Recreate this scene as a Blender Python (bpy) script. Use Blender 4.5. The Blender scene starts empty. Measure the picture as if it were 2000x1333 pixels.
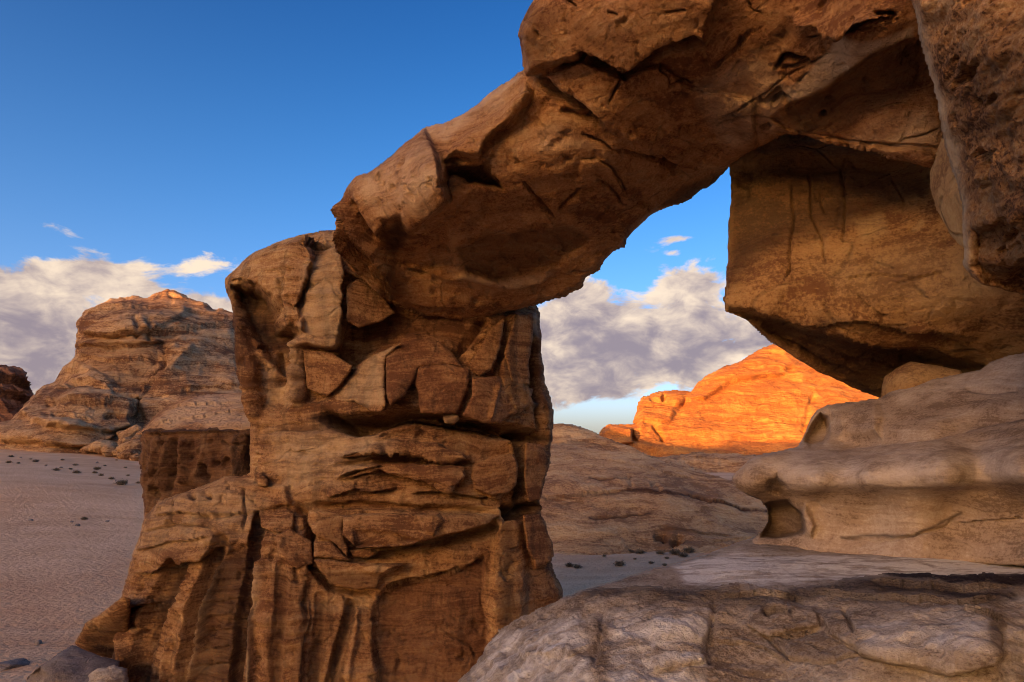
import bpy, math, random
import numpy as np
from mathutils import Vector

# ------------------------------------------------------------------ camera
F = 1333.0                      # focal length in photo pixels (24 mm on 36 mm)
PITCH = math.atan((890 - 666.5) / F)
CAM = np.array([0.0, 0.0, 7.0])
scene = bpy.context.scene
C = scene.collection
cam_d = bpy.data.cameras.new('camera'); cam_d.lens = 24; cam_d.sensor_width = 36
cam_d.clip_start = 0.05; cam_d.clip_end = 20000
cam = bpy.data.objects.new('camera', cam_d); C.objects.link(cam)
cam.location = CAM; cam.rotation_euler = (math.pi / 2 + PITCH, 0, 0)
scene.camera = cam
scene.view_settings.view_transform = 'Standard'; scene.view_settings.look = 'None'
scene.view_settings.gamma = 1; scene.view_settings.exposure = 1.3
scene.cycles.use_denoising = True
scene.cycles.use_adaptive_sampling = True; scene.cycles.adaptive_threshold = 0.025; scene.cycles.filter_width = 1.0
scene.cycles.max_bounces = 8; scene.cycles.diffuse_bounces = 4
scene.cycles.glossy_bounces = 2; scene.cycles.transparent_max_bounces = 8

# ------------------------------------------------------------------ sky and sun
SUN_EL = math.radians(5.5); SUN_AZ = math.radians(32)   # low sun behind the camera, to the left
sun_dir = Vector((-math.sin(SUN_AZ) * math.cos(SUN_EL), -math.cos(SUN_AZ) * math.cos(SUN_EL), math.sin(SUN_EL)))
sd = bpy.data.lights.new('sun', 'SUN'); sd.energy = 5.0; sd.angle = math.radians(0.5); sd.color = (1.0, 0.45, 0.14)
sun = bpy.data.objects.new('sun', sd); C.objects.link(sun)
sun.rotation_euler = (-sun_dir).to_track_quat('-Z', 'Y').to_euler()

world = bpy.data.worlds.new('World'); scene.world = world; world.use_nodes = True
WT = world.node_tree; WT.nodes.clear()

class NT:
    """small helper to write node graphs as expressions"""
    def __init__(s, tree): s.t = tree
    def n(s, typ, **kw):
        nd = s.t.nodes.new(typ)
        for k, v in kw.items(): setattr(nd, k, v)
        return nd
    def put(s, sock, v):
        if v is None: return
        if isinstance(v, bpy.types.NodeSocket): s.t.links.new(v, sock)
        else: sock.default_value = v
    def m(s, op, a, b=None, c=None, clamp=False):
        nd = s.n('ShaderNodeMath', operation=op); nd.use_clamp = clamp
        s.put(nd.inputs[0], a)
        if b is not None: s.put(nd.inputs[1], b)
        if c is not None: s.put(nd.inputs[2], c)
        return nd.outputs[0]
    def noise(s, vec, scale, detail=4, rough=0.5, dist=0.0):
        nd = s.n('ShaderNodeTexNoise'); s.put(nd.inputs['Vector'], vec)
        nd.inputs['Scale'].default_value = scale; nd.inputs['Detail'].default_value = detail
        nd.inputs['Roughness'].default_value = rough; nd.inputs['Distortion'].default_value = dist
        return nd.outputs[0]
    def mix(s, f, a, b, blend='MIX'):
        nd = s.n('ShaderNodeMix', data_type='RGBA', blend_type=blend)
        s.put(nd.inputs[0], f)
        for sock, v in ((nd.inputs[6], a), (nd.inputs[7], b)):
            s.put(sock, v if isinstance(v, bpy.types.NodeSocket) else (*v[:3], 1))
        return nd.outputs[2]
    def rng(s, v, a, b, c=0.0, d=1.0, smooth=True):
        nd = s.n('ShaderNodeMapRange', interpolation_type='SMOOTHSTEP' if smooth else 'LINEAR')
        s.put(nd.inputs[0], v)
        for i, x in enumerate((a, b, c, d)): s.put(nd.inputs[1 + i], x)
        return nd.outputs[0]
    def scale(s, vec, sc, loc=(0, 0, 0), rot=(0, 0, 0)):
        nd = s.n('ShaderNodeMapping'); s.put(nd.inputs[0], vec)
        nd.inputs['Location'].default_value = loc; nd.inputs['Rotation'].default_value = rot
        nd.inputs['Scale'].default_value = sc
        return nd.outputs[0]

W = NT(WT)
sky = W.n('ShaderNodeTexSky', sky_type='NISHITA'); sky.sun_disc = False
sky.sun_elevation = SUN_EL; sky.sun_rotation = math.pi + SUN_AZ
sky.altitude = 1000; sky.air_density = 0.6; sky.dust_density = 6.0; sky.ozone_density = 0.65
tc = W.n('ShaderNodeTexCoord')
sep = W.n('ShaderNodeSeparateXYZ'); WT.links.new(tc.outputs['Generated'], sep.inputs[0])
hyp = W.m('SQRT', W.m('ADD', W.m('MULTIPLY', sep.outputs[0], sep.outputs[0]), W.m('MULTIPLY', sep.outputs[1], sep.outputs[1])))
el = W.m('DIVIDE', sep.outputs[2], W.m('MAXIMUM', hyp, 0.001))       # tangent of the elevation
az = W.m('ARCTAN2', sep.outputs[0], sep.outputs[1])                  # 0 ahead, + to the right
def cloud_vec(dx, dy):
    cb = W.n('ShaderNodeCombineXYZ')
    W.put(cb.inputs[0], W.m('ADD', az, dx)); W.put(cb.inputs[1], W.m('MULTIPLY', W.m('ADD', el, dy), 1.7)); cb.inputs[2].default_value = 3.7
    return cb.outputs[0]
def blob(px, py, rx, ry, h):
    a0 = math.atan2((px - 1000) / F, 1.0); e0 = (890 - py) / F * math.cos(a0)
    u = W.m('DIVIDE', W.m('SUBTRACT', az, a0), rx / F); v = W.m('DIVIDE', W.m('SUBTRACT', el, e0), ry / F)
    r2 = W.m('ADD', W.m('MULTIPLY', u, u), W.m('MULTIPLY', v, v))
    return W.m('MULTIPLY', W.m('POWER', 2.718, W.m('MULTIPLY', r2, -1.0)), h)
BLOBS = [(40, 665, 200, 80, .50), (150, 530, 72, 36, .55), (15, 545, 60, 40, .25), (385, 592, 90, 24, .36),
         (1120, 650, 150, 80, .52), (1330, 660, 190, 62, .48), (1375, 548, 75, 36, .46), (1150, 580, 55, 36, .22),
         (1340, 455, 48, 12, .34), (1330, 485, 26, 9, .24), (1250, 700, 250, 60, .30), (1200, 765, 50, 22, .30), (1100, 770, 60, 30, .18),
         (700, 640, 200, 60, .4), (-500, 640, 300, 80, .45), (2500, 640, 400, 90, .45), (-1300, 600, 300, 80, .4)]
mask = None
for b in BLOBS:
    v = blob(*b); mask = v if mask is None else W.m('ADD', mask, v)
mask = W.m('SUBTRACT', mask, W.m('MULTIPLY', W.rng(el, 0.28, 0.42), 0.5))
band = W.m('MULTIPLY', W.rng(el, 0.02, 0.10), W.rng(el, 0.22, 0.36, 1.0, 0.0))
mask = W.m('ADD', mask, W.m('MULTIPLY', band, 0.10))
def density(dx, dy, det):
    return W.m('SUBTRACT', W.noise(cloud_vec(dx, dy), 7.5, det, 0.6, 0.35), 0.5)
nA = density(0, 0, 8); nB = density(-0.022, 0.026, 4)
raw = W.m('ADD', W.m('MULTIPLY', nA, 1.75), mask)
rawB = W.m('ADD', W.m('MULTIPLY', nB, 1.75), mask)
cov = W.rng(raw, 0.20, 0.38)
puff = W.noise(cloud_vec(0.3, 0.1), 17.0, 5, 0.6, 0.4)
lit = W.m('ADD', W.m('MULTIPLY', W.m('SUBTRACT', nA, nB), 2.3), W.m('MULTIPLY', W.m('SUBTRACT', 0.62, raw), 0.55))
lit = W.m('ADD', lit, W.m('MULTIPLY', W.m('SUBTRACT', puff, 0.5), 2.0))
hgt = W.rng(el, 0.13, 0.30)
litf = W.rng(W.m('ADD', lit, W.m('MULTIPLY', hgt, 0.42)), -0.42, 0.95)
SKY_STRENGTH = 0.15
K = 1.0 / SKY_STRENGTH
skyc = W.n('ShaderNodeHueSaturation'); WT.links.new(sky.outputs[0], skyc.inputs['Color'])
skyc.inputs['Saturation'].default_value = 1.52; skyc.inputs['Value'].default_value = 1.12
cloud_col = W.mix(litf, tuple(x * K for x in (0.138, 0.110, 0.124)), tuple(x * K for x in (0.44, 0.35, 0.26)))
skyt = W.mix(1.0, skyc.outputs[0], W.mix(W.rng(el, 0.22, 0.85), (1.14, 0.95, 1.06), (0.66, 0.62, 0.84)), 'MULTIPLY')
skyt = W.mix(W.rng(el, 0.0, 0.11, 0.5, 0.0), skyt, tuple(x * K for x in (0.205, 0.195, 0.215)))
finalc = W.mix(W.m('MULTIPLY', cov, 0.96), skyt, cloud_col)
bg = W.n('ShaderNodeBackground'); WT.links.new(finalc, bg.inputs[0]); bg.inputs[1].default_value = SKY_STRENGTH
wo = W.n('ShaderNodeOutputWorld'); WT.links.new(bg.outputs[0], wo.inputs[0])

# ------------------------------------------------------------------ numeric helpers
rng_ = np.random.default_rng(5)
_perm = np.concatenate([rng_.permutation(256)] * 3).astype(np.int32)
_grad = rng_.normal(size=(256, 3)); _grad /= np.linalg.norm(_grad, axis=1)[:, None]
_grad = _grad.astype(np.float32)

def perlin(x, y, z):
    xi = np.floor(x).astype(np.int32); yi = np.floor(y).astype(np.int32); zi = np.floor(z).astype(np.int32)
    xf = (x - xi).astype(np.float32); yf = (y - yi).astype(np.float32); zf = (z - zi).astype(np.float32)
    xi &= 255; yi &= 255; zi &= 255
    u = xf * xf * xf * (xf * (xf * 6 - 15) + 10); v = yf * yf * yf * (yf * (yf * 6 - 15) + 10); w = zf * zf * zf * (zf * (zf * 6 - 15) + 10)
    def g(a, b, c):
        gr = _grad[_perm[_perm[_perm[xi + a] + yi + b] + zi + c]]
        return gr[..., 0] * (xf - a) + gr[..., 1] * (yf - b) + gr[..., 2] * (zf - c)
    x00 = g(0, 0, 0) * (1 - u) + g(1, 0, 0) * u; x10 = g(0, 1, 0) * (1 - u) + g(1, 1, 0) * u
    x01 = g(0, 0, 1) * (1 - u) + g(1, 0, 1) * u; x11 = g(0, 1, 1) * (1 - u) + g(1, 1, 1) * u
    return ((x00 * (1 - v) + x10 * v) * (1 - w) + (x01 * (1 - v) + x11 * v) * w) * 1.6

def fbm(P, freq, octs=4, gain=0.5, seed=0.0, stretch=(1, 1, 1), kind='fbm'):
    s = 0; a = 1.0; f = freq; tot = 0
    for o in range(octs):
        n = perlin(P[..., 0] * f * stretch[0] + seed + 17.3 * o, P[..., 1] * f * stretch[1] - seed + 5.1 * o, P[..., 2] * f * stretch[2] + 2 * seed + 9.7 * o)
        if kind == 'ridge': n = 1 - 2 * np.abs(n)
        elif kind == 'billow': n = 2 * np.abs(n) - 0.6
        s = s + a * n; tot += a; a *= gain; f *= 2.03
    return s / tot

_fw = np.array([0, math.cos(PITCH), math.sin(PITCH)]); _up = np.array([0, -math.sin(PITCH), math.cos(PITCH)])
def ray(px, py):
    px = np.asarray(px, float); py = np.asarray(py, float)
    d = _fw + ((px - 1000) / F)[..., None] * np.array([1, 0, 0]) + ((666.5 - py) / F)[..., None] * _up
    return d / d[..., 1:2]
def at(px, py, d): return CAM + ray(px, py) * np.asarray(d, float)[..., None]

def smooth(x, a, b):
    t = np.clip((x - a) / (b - a), 0, 1); return t * t * (3 - 2 * t)

def poly_sdf(X, Y, poly):
    """negative inside"""
    P = np.asarray(poly, float); n = len(P)
    d2 = np.full(X.shape, 1e18); ins = np.zeros(X.shape, bool)
    for i in range(n):
        ax, ay = P[i]; bx, by = P[(i + 1) % n]
        ex, ey = bx - ax, by - ay
        t = np.clip(((X - ax) * ex + (Y - ay) * ey) / max(ex * ex + ey * ey, 1e-9), 0, 1)
        dx = X - ax - t * ex; dy = Y - ay - t * ey
        np.minimum(d2, dx * dx + dy * dy, out=d2)
        c = ((ay > Y) != (by > Y))
        if c.any():
            with np.errstate(divide='ignore', invalid='ignore'):
                ins ^= c & (X < (bx - ax) * (Y - ay) / (by - ay + 1e-12) + ax)
    d = np.sqrt(d2)
    return np.where(ins, -d, d)

def line_dist(X, Y, pts):
    """distance, signed side (+ = image-below when drawn left to right), parameter 0..1"""
    P = np.asarray(pts, float); seg = np.hypot(*(P[1:] - P[:-1]).T); L = seg.sum(); acc = 0
    best = np.full(X.shape, 1e18); side = np.zeros(X.shape); tt = np.zeros(X.shape)
    for i in range(len(P) - 1):
        ax, ay = P[i]; ex, ey = P[i + 1] - P[i]
        t = np.clip(((X - ax) * ex + (Y - ay) * ey) / max(ex * ex + ey * ey, 1e-9), 0, 1)
        dx = X - ax - t * ex; dy = Y - ay - t * ey; d = dx * dx + dy * dy
        k = d < best
        best = np.where(k, d, best); side = np.where(k, np.sign(ex * dy - ey * dx), side); tt = np.where(k, (acc + t * seg[i]) / L, tt)
        acc += seg[i]
    return np.sqrt(best), side, tt

def tps(ctrl):
    c = np.asarray(ctrl, float); xy = c[:, :2] / 500.0; n = len(c)
    def phi(r2): return 0.5 * r2 * np.log(r2 + 1e-9)
    r2 = ((xy[:, None] - xy[None]) ** 2).sum(-1)
    A = np.zeros((n + 3, n + 3)); A[:n, :n] = phi(r2) + 1e-3 * np.eye(n)
    A[:n, n] = 1; A[:n, n + 1:] = xy; A[n, :n] = 1; A[n + 1:, :n] = xy.T
    w = np.linalg.solve(A, np.concatenate([c[:, 2], np.zeros(3)]))
    def f(px, py):
        x = np.asarray(px, float) / 500.0; y = np.asarray(py, float) / 500.0
        s = w[n] + w[n + 1] * x + w[n + 2] * y
        for i in range(n): s = s + w[i] * phi((x - xy[i, 0]) ** 2 + (y - xy[i, 1]) ** 2)
        return s
    return f

def new_obj(name, verts, faces, mat, parent=None, attrs=None, shade=True):
    me = bpy.data.meshes.new(name)
    verts = np.asarray(verts, np.float32)
    if isinstance(faces, np.ndarray):
        nf, k = faces.shape
        me.vertices.add(len(verts)); me.vertices.foreach_set('co', verts.ravel())
        me.loops.add(nf * k); me.loops.foreach_set('vertex_index', faces.astype(np.int32).ravel())
        me.polygons.add(nf); me.polygons.foreach_set('loop_start', np.arange(0, nf * k, k, dtype=np.int32))
        me.update(calc_edges=True)
    else:
        me.from_pydata([tuple(v) for v in verts], [], faces)
    if shade: me.polygons.foreach_set('use_smooth', np.ones(len(me.polygons), bool))
    for k, v in (attrs or {}).items():
        a = me.attributes.new(k, 'FLOAT', 'POINT'); a.data.foreach_set('value', np.asarray(v, np.float32))
    me.update()
    o = bpy.data.objects.new(name, me); C.objects.link(o)
    if mat: me.materials.append(mat)
    if parent: o.parent = parent; o.matrix_parent_inverse = parent.matrix_world.inverted() if False else o.matrix_parent_inverse
    return o

def tag(o, label=None, cat=None, group=None, kind=None):
    if label: o['label'] = label
    if cat: o['category'] = cat
    if group: o['group'] = group
    if kind: o['kind'] = kind
    return o
def empty(name, label, cat, group=None):
    o = bpy.data.objects.new(name, None); C.objects.link(o); o.empty_display_size = 0.2
    return tag(o, label, cat, group)

# ------------------------------------------------------------------ relief rock: a closed rock body whose seen side follows the photo
def relief(name, outline, depth, mat, parent=None, step=3.0, edge=30, edge_k=1.0, thick=3.0, back=120, warp=(3.0, 0.03), plates=(), strokes=(),
           noise=(), stain=(), pale=(), red=(), seed=0.0, edge_keep=0.35, swarp=4.0, nblur=7.0, dampw=14, dblur=0):
    f = tps(depth) if not callable(depth) else depth
    O = np.asarray(outline, float)
    x0, y0 = O.min(0) - 4 * step; x1, y1 = O.max(0) + 4 * step
    nx = int((x1 - x0) / step) + 2; ny = int((y1 - y0) / step) + 2
    U, V = np.meshgrid(x0 + step * np.arange(nx), y0 + step * np.arange(ny))
    zz = np.zeros_like(U)
    def wob(amp, fr, sd):
        q = np.stack([U, V, zz + sd], -1)
        return amp * fbm(q, fr, 4, 0.55, sd), amp * fbm(q, fr, 4, 0.55, sd + 31.7)
    wx, wy = wob(warp[0], warp[1], 3.1 + seed)
    sdf = poly_sdf(U + wx, V + wy, O)
    gy, gx = np.gradient(sdf, step); gl = np.maximum(np.hypot(gx, gy), 0.3)
    inside = sdf < 0
    cell = inside[:-1, :-1] | inside[1:, :-1] | inside[:-1, 1:] | inside[1:, 1:]
    keep = np.zeros_like(inside); keep[:-1, :-1] |= cell; keep[1:, :-1] |= cell; keep[:-1, 1:] |= cell; keep[1:, 1:] |= cell
    out = keep & ~inside
    px = np.where(out, U - gx / gl ** 2 * sdf, U); py = np.where(out, V - gy / gl ** 2 * sdf, V)
    s = np.where(inside, -sdf, 0.0)
    idx = np.flatnonzero(keep.ravel())
    # --- depth
    pxk, pyk, sk = px.ravel()[idx], py.ravel()[idx], s.ravel()[idx]
    d0k = f(pxk, pyk)
    rr = edge * d0k / F * edge_k
    t = 1 - np.clip(sk / edge, 0, 1)
    dk = d0k + rr * (1 - np.sqrt(np.maximum(1 - t * t, 0)))
    sx, sy = wob(swarp, 0.035, 11.0 + seed); s2x, s2y = wob(swarp * 2.0, 0.008, 5.0 + seed)
    qx = (px + sx + s2x).ravel()[idx]; qy = (py + sy + s2y).ravel()[idx]
    dd = np.zeros_like(dk)
    for pl in plates:
        poly, h, ew = pl[:3]; tilt = pl[3] if len(pl) > 3 else (0, 0)
        P = np.asarray(poly, float)
        m = (qx > P[:, 0].min() - ew) & (qx < P[:, 0].max() + ew) & (qy > P[:, 1].min() - ew) & (qy < P[:, 1].max() + ew)
        if not m.any(): continue
        q = poly_sdf(qx[m], qy[m], P)
        c = P.mean(0)
        hh = h + (tilt[0] * (qx[m] - c[0]) + tilt[1] * (qy[m] - c[1])) / 100.0
        dd[m] -= hh * smooth(-q, -ew * 0.3, ew)
    full = np.full(px.size, np.nan); full[idx] = dk + dd
    D = full.reshape(px.shape)
    Dn = np.where(np.isnan(D), np.nanmean(D), D)
    P3 = CAM + ray(px, py) * Dn[..., None]
    wgt = keep.astype(float); Db = Dn * wgt
    def box(a, r):
        for ax in (0, 1):
            pad = [(r + 1, r) if k == ax else (0, 0) for k in (0, 1)]
            cs = np.cumsum(np.pad(a, pad), axis=ax)
            a = np.take(cs, np.arange(2 * r + 1, cs.shape[ax]), ax) - np.take(cs, np.arange(0, cs.shape[ax] - 2 * r - 1), ax)
        return a
    rb = max(1, int(round(nblur / step)))
    for _ in range(2):
        Db = box(Db, rb) / np.maximum(box(wgt, rb), 1e-6) * wgt
    Ps = CAM + ray(px, py) * np.where(keep, Db, Dn)[..., None]
    # light blur of position for the displacement normal
    du = np.gradient(Ps, axis=1); dv = np.gradient(Ps, axis=0)
    N = np.cross(du, dv); N /= np.maximum(np.linalg.norm(N, axis=-1), 1e-9)[..., None]
    tocam = CAM - P3
    flip = (N * tocam).sum(-1) < 0; N[flip] *= -1
    tcn = tocam / np.linalg.norm(tocam, axis=-1)[..., None]
    N = N + 0.25 * tcn; N /= np.linalg.norm(N, axis=-1)[..., None]
    Pk = P3.reshape(-1, 3)[idx]; Nk = N.reshape(-1, 3)[idx]
    disp = np.zeros(len(idx))
    for st in strokes:
        pts, w, a, kind = st[:4]
        P = np.asarray(pts, float); mw = w * 2.2 + 6
        m = (qx > P[:, 0].min() - mw) & (qx < P[:, 0].max() + mw) & (qy > P[:, 1].min() - mw) & (qy < P[:, 1].max() + mw)
        if not m.any(): continue
        d, side, tt = line_dist(qx[m], qy[m], P)
        tap = smooth(tt, 0, .12) * smooth(1 - tt, 0, .12) if kind[-1] != '!' else 1.0
        k = kind.rstrip('!')
        if k == 'groove': h = -a * np.exp(-(d / w) ** 2 * 1.5)
        elif k == 'crack': h = -a * np.clip(1 - d / w, 0, 1)
        elif k == 'ridge': h = a * np.exp(-(d / w) ** 2 * 1.5)
        elif k == 'flute':  # rounded channel with soft lips
            h = -a * np.sqrt(np.maximum(1 - np.minimum(d / w, 1) ** 2, 0)) + 0.15 * a * np.exp(-((d - w * 1.2) / (w * .4)) ** 2)
        elif k == 'ledge':  # rock above the line stands proud, undercut below
            h = np.where(side < 0, a * np.exp(-d / w), -a * np.exp(-d / (w * 0.6)))
        elif k == 'shelf':  # rock below the line stands proud
            h = np.where(side > 0, a * np.exp(-d / w), -a * np.exp(-d / (w * 0.5)))
        else: h = 0
        disp[m] += h * tap
    for nz in noise:
        kind, fr, amp, octs = nz[:4]; st = nz[4] if len(nz) > 4 else (1, 1, 1)
        if kind == 'strata':
            wv = fbm(Pk, fr * 0.15, 3, 0.5, seed + 4)
            z = Pk[:, 2] + wv * 0.9 / max(fr, .02) * 0.35 + st[0] * Pk[:, 0] + st[1] * Pk[:, 1]
            q = np.stack([Pk[:, 0] * 0.07, Pk[:, 1] * 0.07, z], -1)
            n = fbm(q, fr, octs, 0.6, seed + 8)
            n = np.clip(n * 2.2, -1, 1)
        elif kind == 'pits':
            n = fbm(Pk, fr, octs, 0.5, seed + 2, st); n = -smooth(n, 0.18, 0.5)
        else:
            n = fbm(Pk, fr, octs, 0.5, seed + fr, st, kind)
        disp += amp * n
    if dblur:
        g = np.zeros(px.size); g[idx] = disp; g = g.reshape(px.shape)
        for _ in range(dblur): g = box(g * wgt, 1) / np.maximum(box(wgt, 1), 1e-6)
        disp = g.ravel()[idx]
    damp = edge_keep + (1 - edge_keep) * smooth(sk, 0, dampw)
    Pf = Pk + Nk * (disp * damp)[:, None]
    # --- attributes
    def paint(lst):
        v = np.zeros(len(idx))
        for it in lst:
            if it[0] == 'poly':
                P = np.asarray(it[1], float); q = poly_sdf(qx, qy, P); v = np.maximum(v, it[3] * smooth(-q, -it[2], it[2]))
            else:
                d, sd_, tt = line_dist(qx, qy, it[1]); v = np.maximum(v, it[3] * np.exp(-(d / it[2]) ** 2))
        return v
    A = {'stain': paint(stain), 'pale': paint(pale), 'red': paint(red)}  # first one: varnish stains plus shade painted into hollows, grooves and cracks
    # --- faces, back side
    vid = np.full(px.size, -1, np.int64); vid[idx] = np.arange(len(idx)); vid = vid.reshape(px.shape)
    a = vid[:-1, :-1][cell]; b = vid[:-1, 1:][cell]; c = vid[1:, 1:][cell]; d = vid[1:, :-1][cell]
    front = np.stack([a, d, c, b], -1)
    onb = sk <= 0
    th = thick * np.sqrt(np.maximum(1 - (1 - np.clip(sk / back, 0, 1)) ** 2, 0))
    th = np.maximum(th, 0.02 * thick)
    lift = d0k + rr * (1 - np.sqrt(np.maximum(1 - t * t, 0))) + th + 0.6 * np.abs(rr) * 0
    Pb = CAM + ray(pxk, pyk) * lift[:, None]
    Pb += fbm(Pb, 0.4, 3, 0.5, seed + 77)[:, None] * ray(pxk, pyk) * 0.15 * thick * np.clip(th / thick, 0, 1)[:, None]
    # back never in front of the front
    dep_f = (Pf - CAM)[:, 1]; dep_b = (Pb - CAM)[:, 1]
    fix = np.maximum(dep_f + 0.03 * thick - dep_b, 0); Pb += ray(pxk, pyk) * fix[:, None]
    bid = np.arange(len(idx)) + len(idx); bid[onb] = np.arange(len(idx))[onb]
    backf = bid[front][:, ::-1]
    # drop back quads identical to front (all four on the boundary)
    ok = ~(onb[front].all(1))
    faces = np.concatenate([front, backf[ok]])
    V3 = np.concatenate([Pf, Pb])
    used = np.zeros(len(V3), bool); used[faces.ravel()] = True
    remap = np.cumsum(used) - 1
    V3 = V3[used]; faces = remap[faces]
    A = {k: np.concatenate([v, v])[used] for k, v in A.items()}
    o = new_obj(name, V3, faces, mat, parent, A)
    return o, f

# ------------------------------------------------------------------ materials
def rock_material(name, dark, mid, light, stain_shade_c, pale_c, scale=1.0, band=0.5, bump=0.6, streak=0.4, grain=1.0, rough=0.9, band_freq=1.6, tilt=(0.05, 0.02), fine=1.0, crack=0.7, flat=0.0):
    m = bpy.data.materials.new(name); m.use_nodes = True
    dark, mid, light, pale_c = [(c[0], c[1] * 1.09, c[2] * 1.0) for c in (dark, mid, light, pale_c)]
    t = m.node_tree; t.nodes.clear(); N = NT(t)
    geo = N.n('ShaderNodeNewGeometry'); P = geo.outputs['Position']
    big = N.noise(P, 0.35 * scale, 5, 0.55, 0.3)
    med = N.noise(P, 1.9 * scale, 6, 0.6, 0.2)
    warp = N.n('ShaderNodeVectorMath', operation='ADD'); t.links.new(P, warp.inputs[0])
    wn = N.n('ShaderNodeTexNoise'); t.links.new(P, wn.inputs['Vector']); wn.inputs['Scale'].default_value = 0.5 * scale; wn.inputs['Detail'].default_value = 3
    ws = N.n('ShaderNodeVectorMath', operation='SCALE'); t.links.new(wn.outputs['Color'], ws.inputs[0]); ws.inputs['Scale'].default_value = 0.9 / scale
    t.links.new(ws.outputs[0], warp.inputs[1])
    bands = N.noise(N.scale(warp.outputs[0], (0.10, 0.10, 1.0), rot=(tilt[0], tilt[1], 0)), band_freq * scale * 1.6, 6, 0.65)
    bed = N.noise(N.scale(warp.outputs[0], (0.05, 0.05, 1.0), rot=(tilt[0] * 1.3, tilt[1] * 1.2, 0)), band_freq * scale * 7.0, 4, 0.65)
    drip = N.noise(N.scale(warp.outputs[0], (1.0, 1.0, 0.07)), 2.6 * scale, 5, 0.6)
    fine_n = N.noise(P, 14 * scale * fine, 4, 0.7)
    fac = N.m('ADD', N.m('ADD', N.m('MULTIPLY', big, 0.55), N.m('MULTIPLY', med, 0.35)), N.m('MULTIPLY', N.m('SUBTRACT', bands, 0.5), band))
    fac = N.m('ADD', fac, N.m('ADD', N.m('MULTIPLY', N.m('SUBTRACT', fine_n, 0.5), 0.45 * grain), N.m('MULTIPLY', N.m('SUBTRACT', bed, 0.5), 0.55 * band)))
    c1 = N.mix(N.rng(fac, 0.33, 0.47), dark, mid)
    c2 = N.mix(N.rng(fac, 0.46, 0.62), c1, light)
    # desert varnish streaks
    sfac = N.m('MULTIPLY', N.rng(drip, 0.50, 0.68), streak)
    steep = N.n('ShaderNodeSeparateXYZ'); t.links.new(geo.outputs['Normal'], steep.inputs[0])
    a_st = N.n('ShaderNodeAttribute', attribute_name='stain'); a_pl = N.n('ShaderNodeAttribute', attribute_name='pale')
    stn = N.m('MULTIPLY', a_st.outputs['Fac'], N.rng(N.m('ADD', N.m('MULTIPLY', med, 0.6), N.m('MULTIPLY', fine_n, 0.5)), 0.32, 0.62, 0.45, 1.0))
    pln = N.m('MULTIPLY', a_pl.outputs['Fac'], N.rng(N.m('ADD', N.m('MULTIPLY', med, 0.6), N.m('MULTIPLY', bands, 0.5)), 0.36, 0.66, 0.25, 1.0))
    a_rd = N.n('ShaderNodeAttribute', attribute_name='red')
    c2 = N.mix(N.m('MULTIPLY', a_rd.outputs['Fac'], 0.62), c2, N.mix(N.rng(fac, 0.38, 0.58), (0.17, 0.068, 0.03), (0.31, 0.14, 0.063)))
    if flat:
        fs = N.noise(N.scale(warp.outputs[0], (0.25, 1.3, 0.6), rot=(0, 0, -0.25)), 2.2 * scale, 5, 0.65)
        pln = N.m('MULTIPLY', pln, N.rng(fs, 0.40, 0.58, 0.35, 1.4))
        c2 = N.mix(N.m('MULTIPLY', N.rng(fs, 0.52, 0.66), flat), c2, dark)
    c3 = N.mix(sfac, c2, stain_shade_c)
    c4 = N.mix(pln, c3, pale_c)
    c5 = N.mix(stn, c4, stain_shade_c)
    # small dark specks
    c6 = N.mix(N.rng(N.noise(P, 45 * scale * fine, 3, 0.6), 0.60, 0.74, 0.0, 0.28), c5, stain_shade_c)
    b = N.n('ShaderNodeBsdfPrincipled'); t.links.new(c6, b.inputs['Base Color']); b.inputs['Roughness'].default_value = rough
    b.inputs['Specular IOR Level'].default_value = 0.15
    vor = N.n('ShaderNodeTexVoronoi', feature='DISTANCE_TO_EDGE'); vor.inputs['Scale'].default_value = 0.55 * scale
    t.links.new(N.scale(warp.outputs[0], (1.0, 1.0, 1.5)), vor.inputs['Vector'])
    crk = N.m('MULTIPLY', N.rng(vor.outputs['Distance'], 0.0, 0.035, 1.0, 0.0), N.m('MULTIPLY', N.rng(med, 0.46, 0.60), crack))
    c6 = N.mix(N.m('MULTIPLY', crk, 0.6), c6, stain_shade_c); t.links.new(c6, b.inputs['Base Color'])
    h = N.m('ADD', N.m('MULTIPLY', N.noise(P, 5 * scale * fine, 6, 0.7, 0.2), 0.6), N.m('ADD', N.m('MULTIPLY', bands, 0.7 * band), N.m('MULTIPLY', bed, 0.22 * band)))
    h = N.m('SUBTRACT', h, N.m('MULTIPLY', crk, 0.35))
    bp = N.n('ShaderNodeBump'); t.links.new(h, bp.inputs['Height']); bp.inputs['Strength'].default_value = min(1.0, bump * 1.3); bp.inputs['Distance'].default_value = 0.22 / scale
    bp2 = N.n('ShaderNodeBump'); t.links.new(fine_n, bp2.inputs['Height']); bp2.inputs['Strength'].default_value = min(1.0, bump * 0.9); bp2.inputs['Distance'].default_value = 0.05 / scale
    t.links.new(bp.outputs[0], bp2.inputs['Normal']); t.links.new(bp2.outputs[0], b.inputs['Normal'])
    o = N.n('ShaderNodeOutputMaterial'); t.links.new(b.outputs[0], o.inputs[0])
    return m

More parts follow.
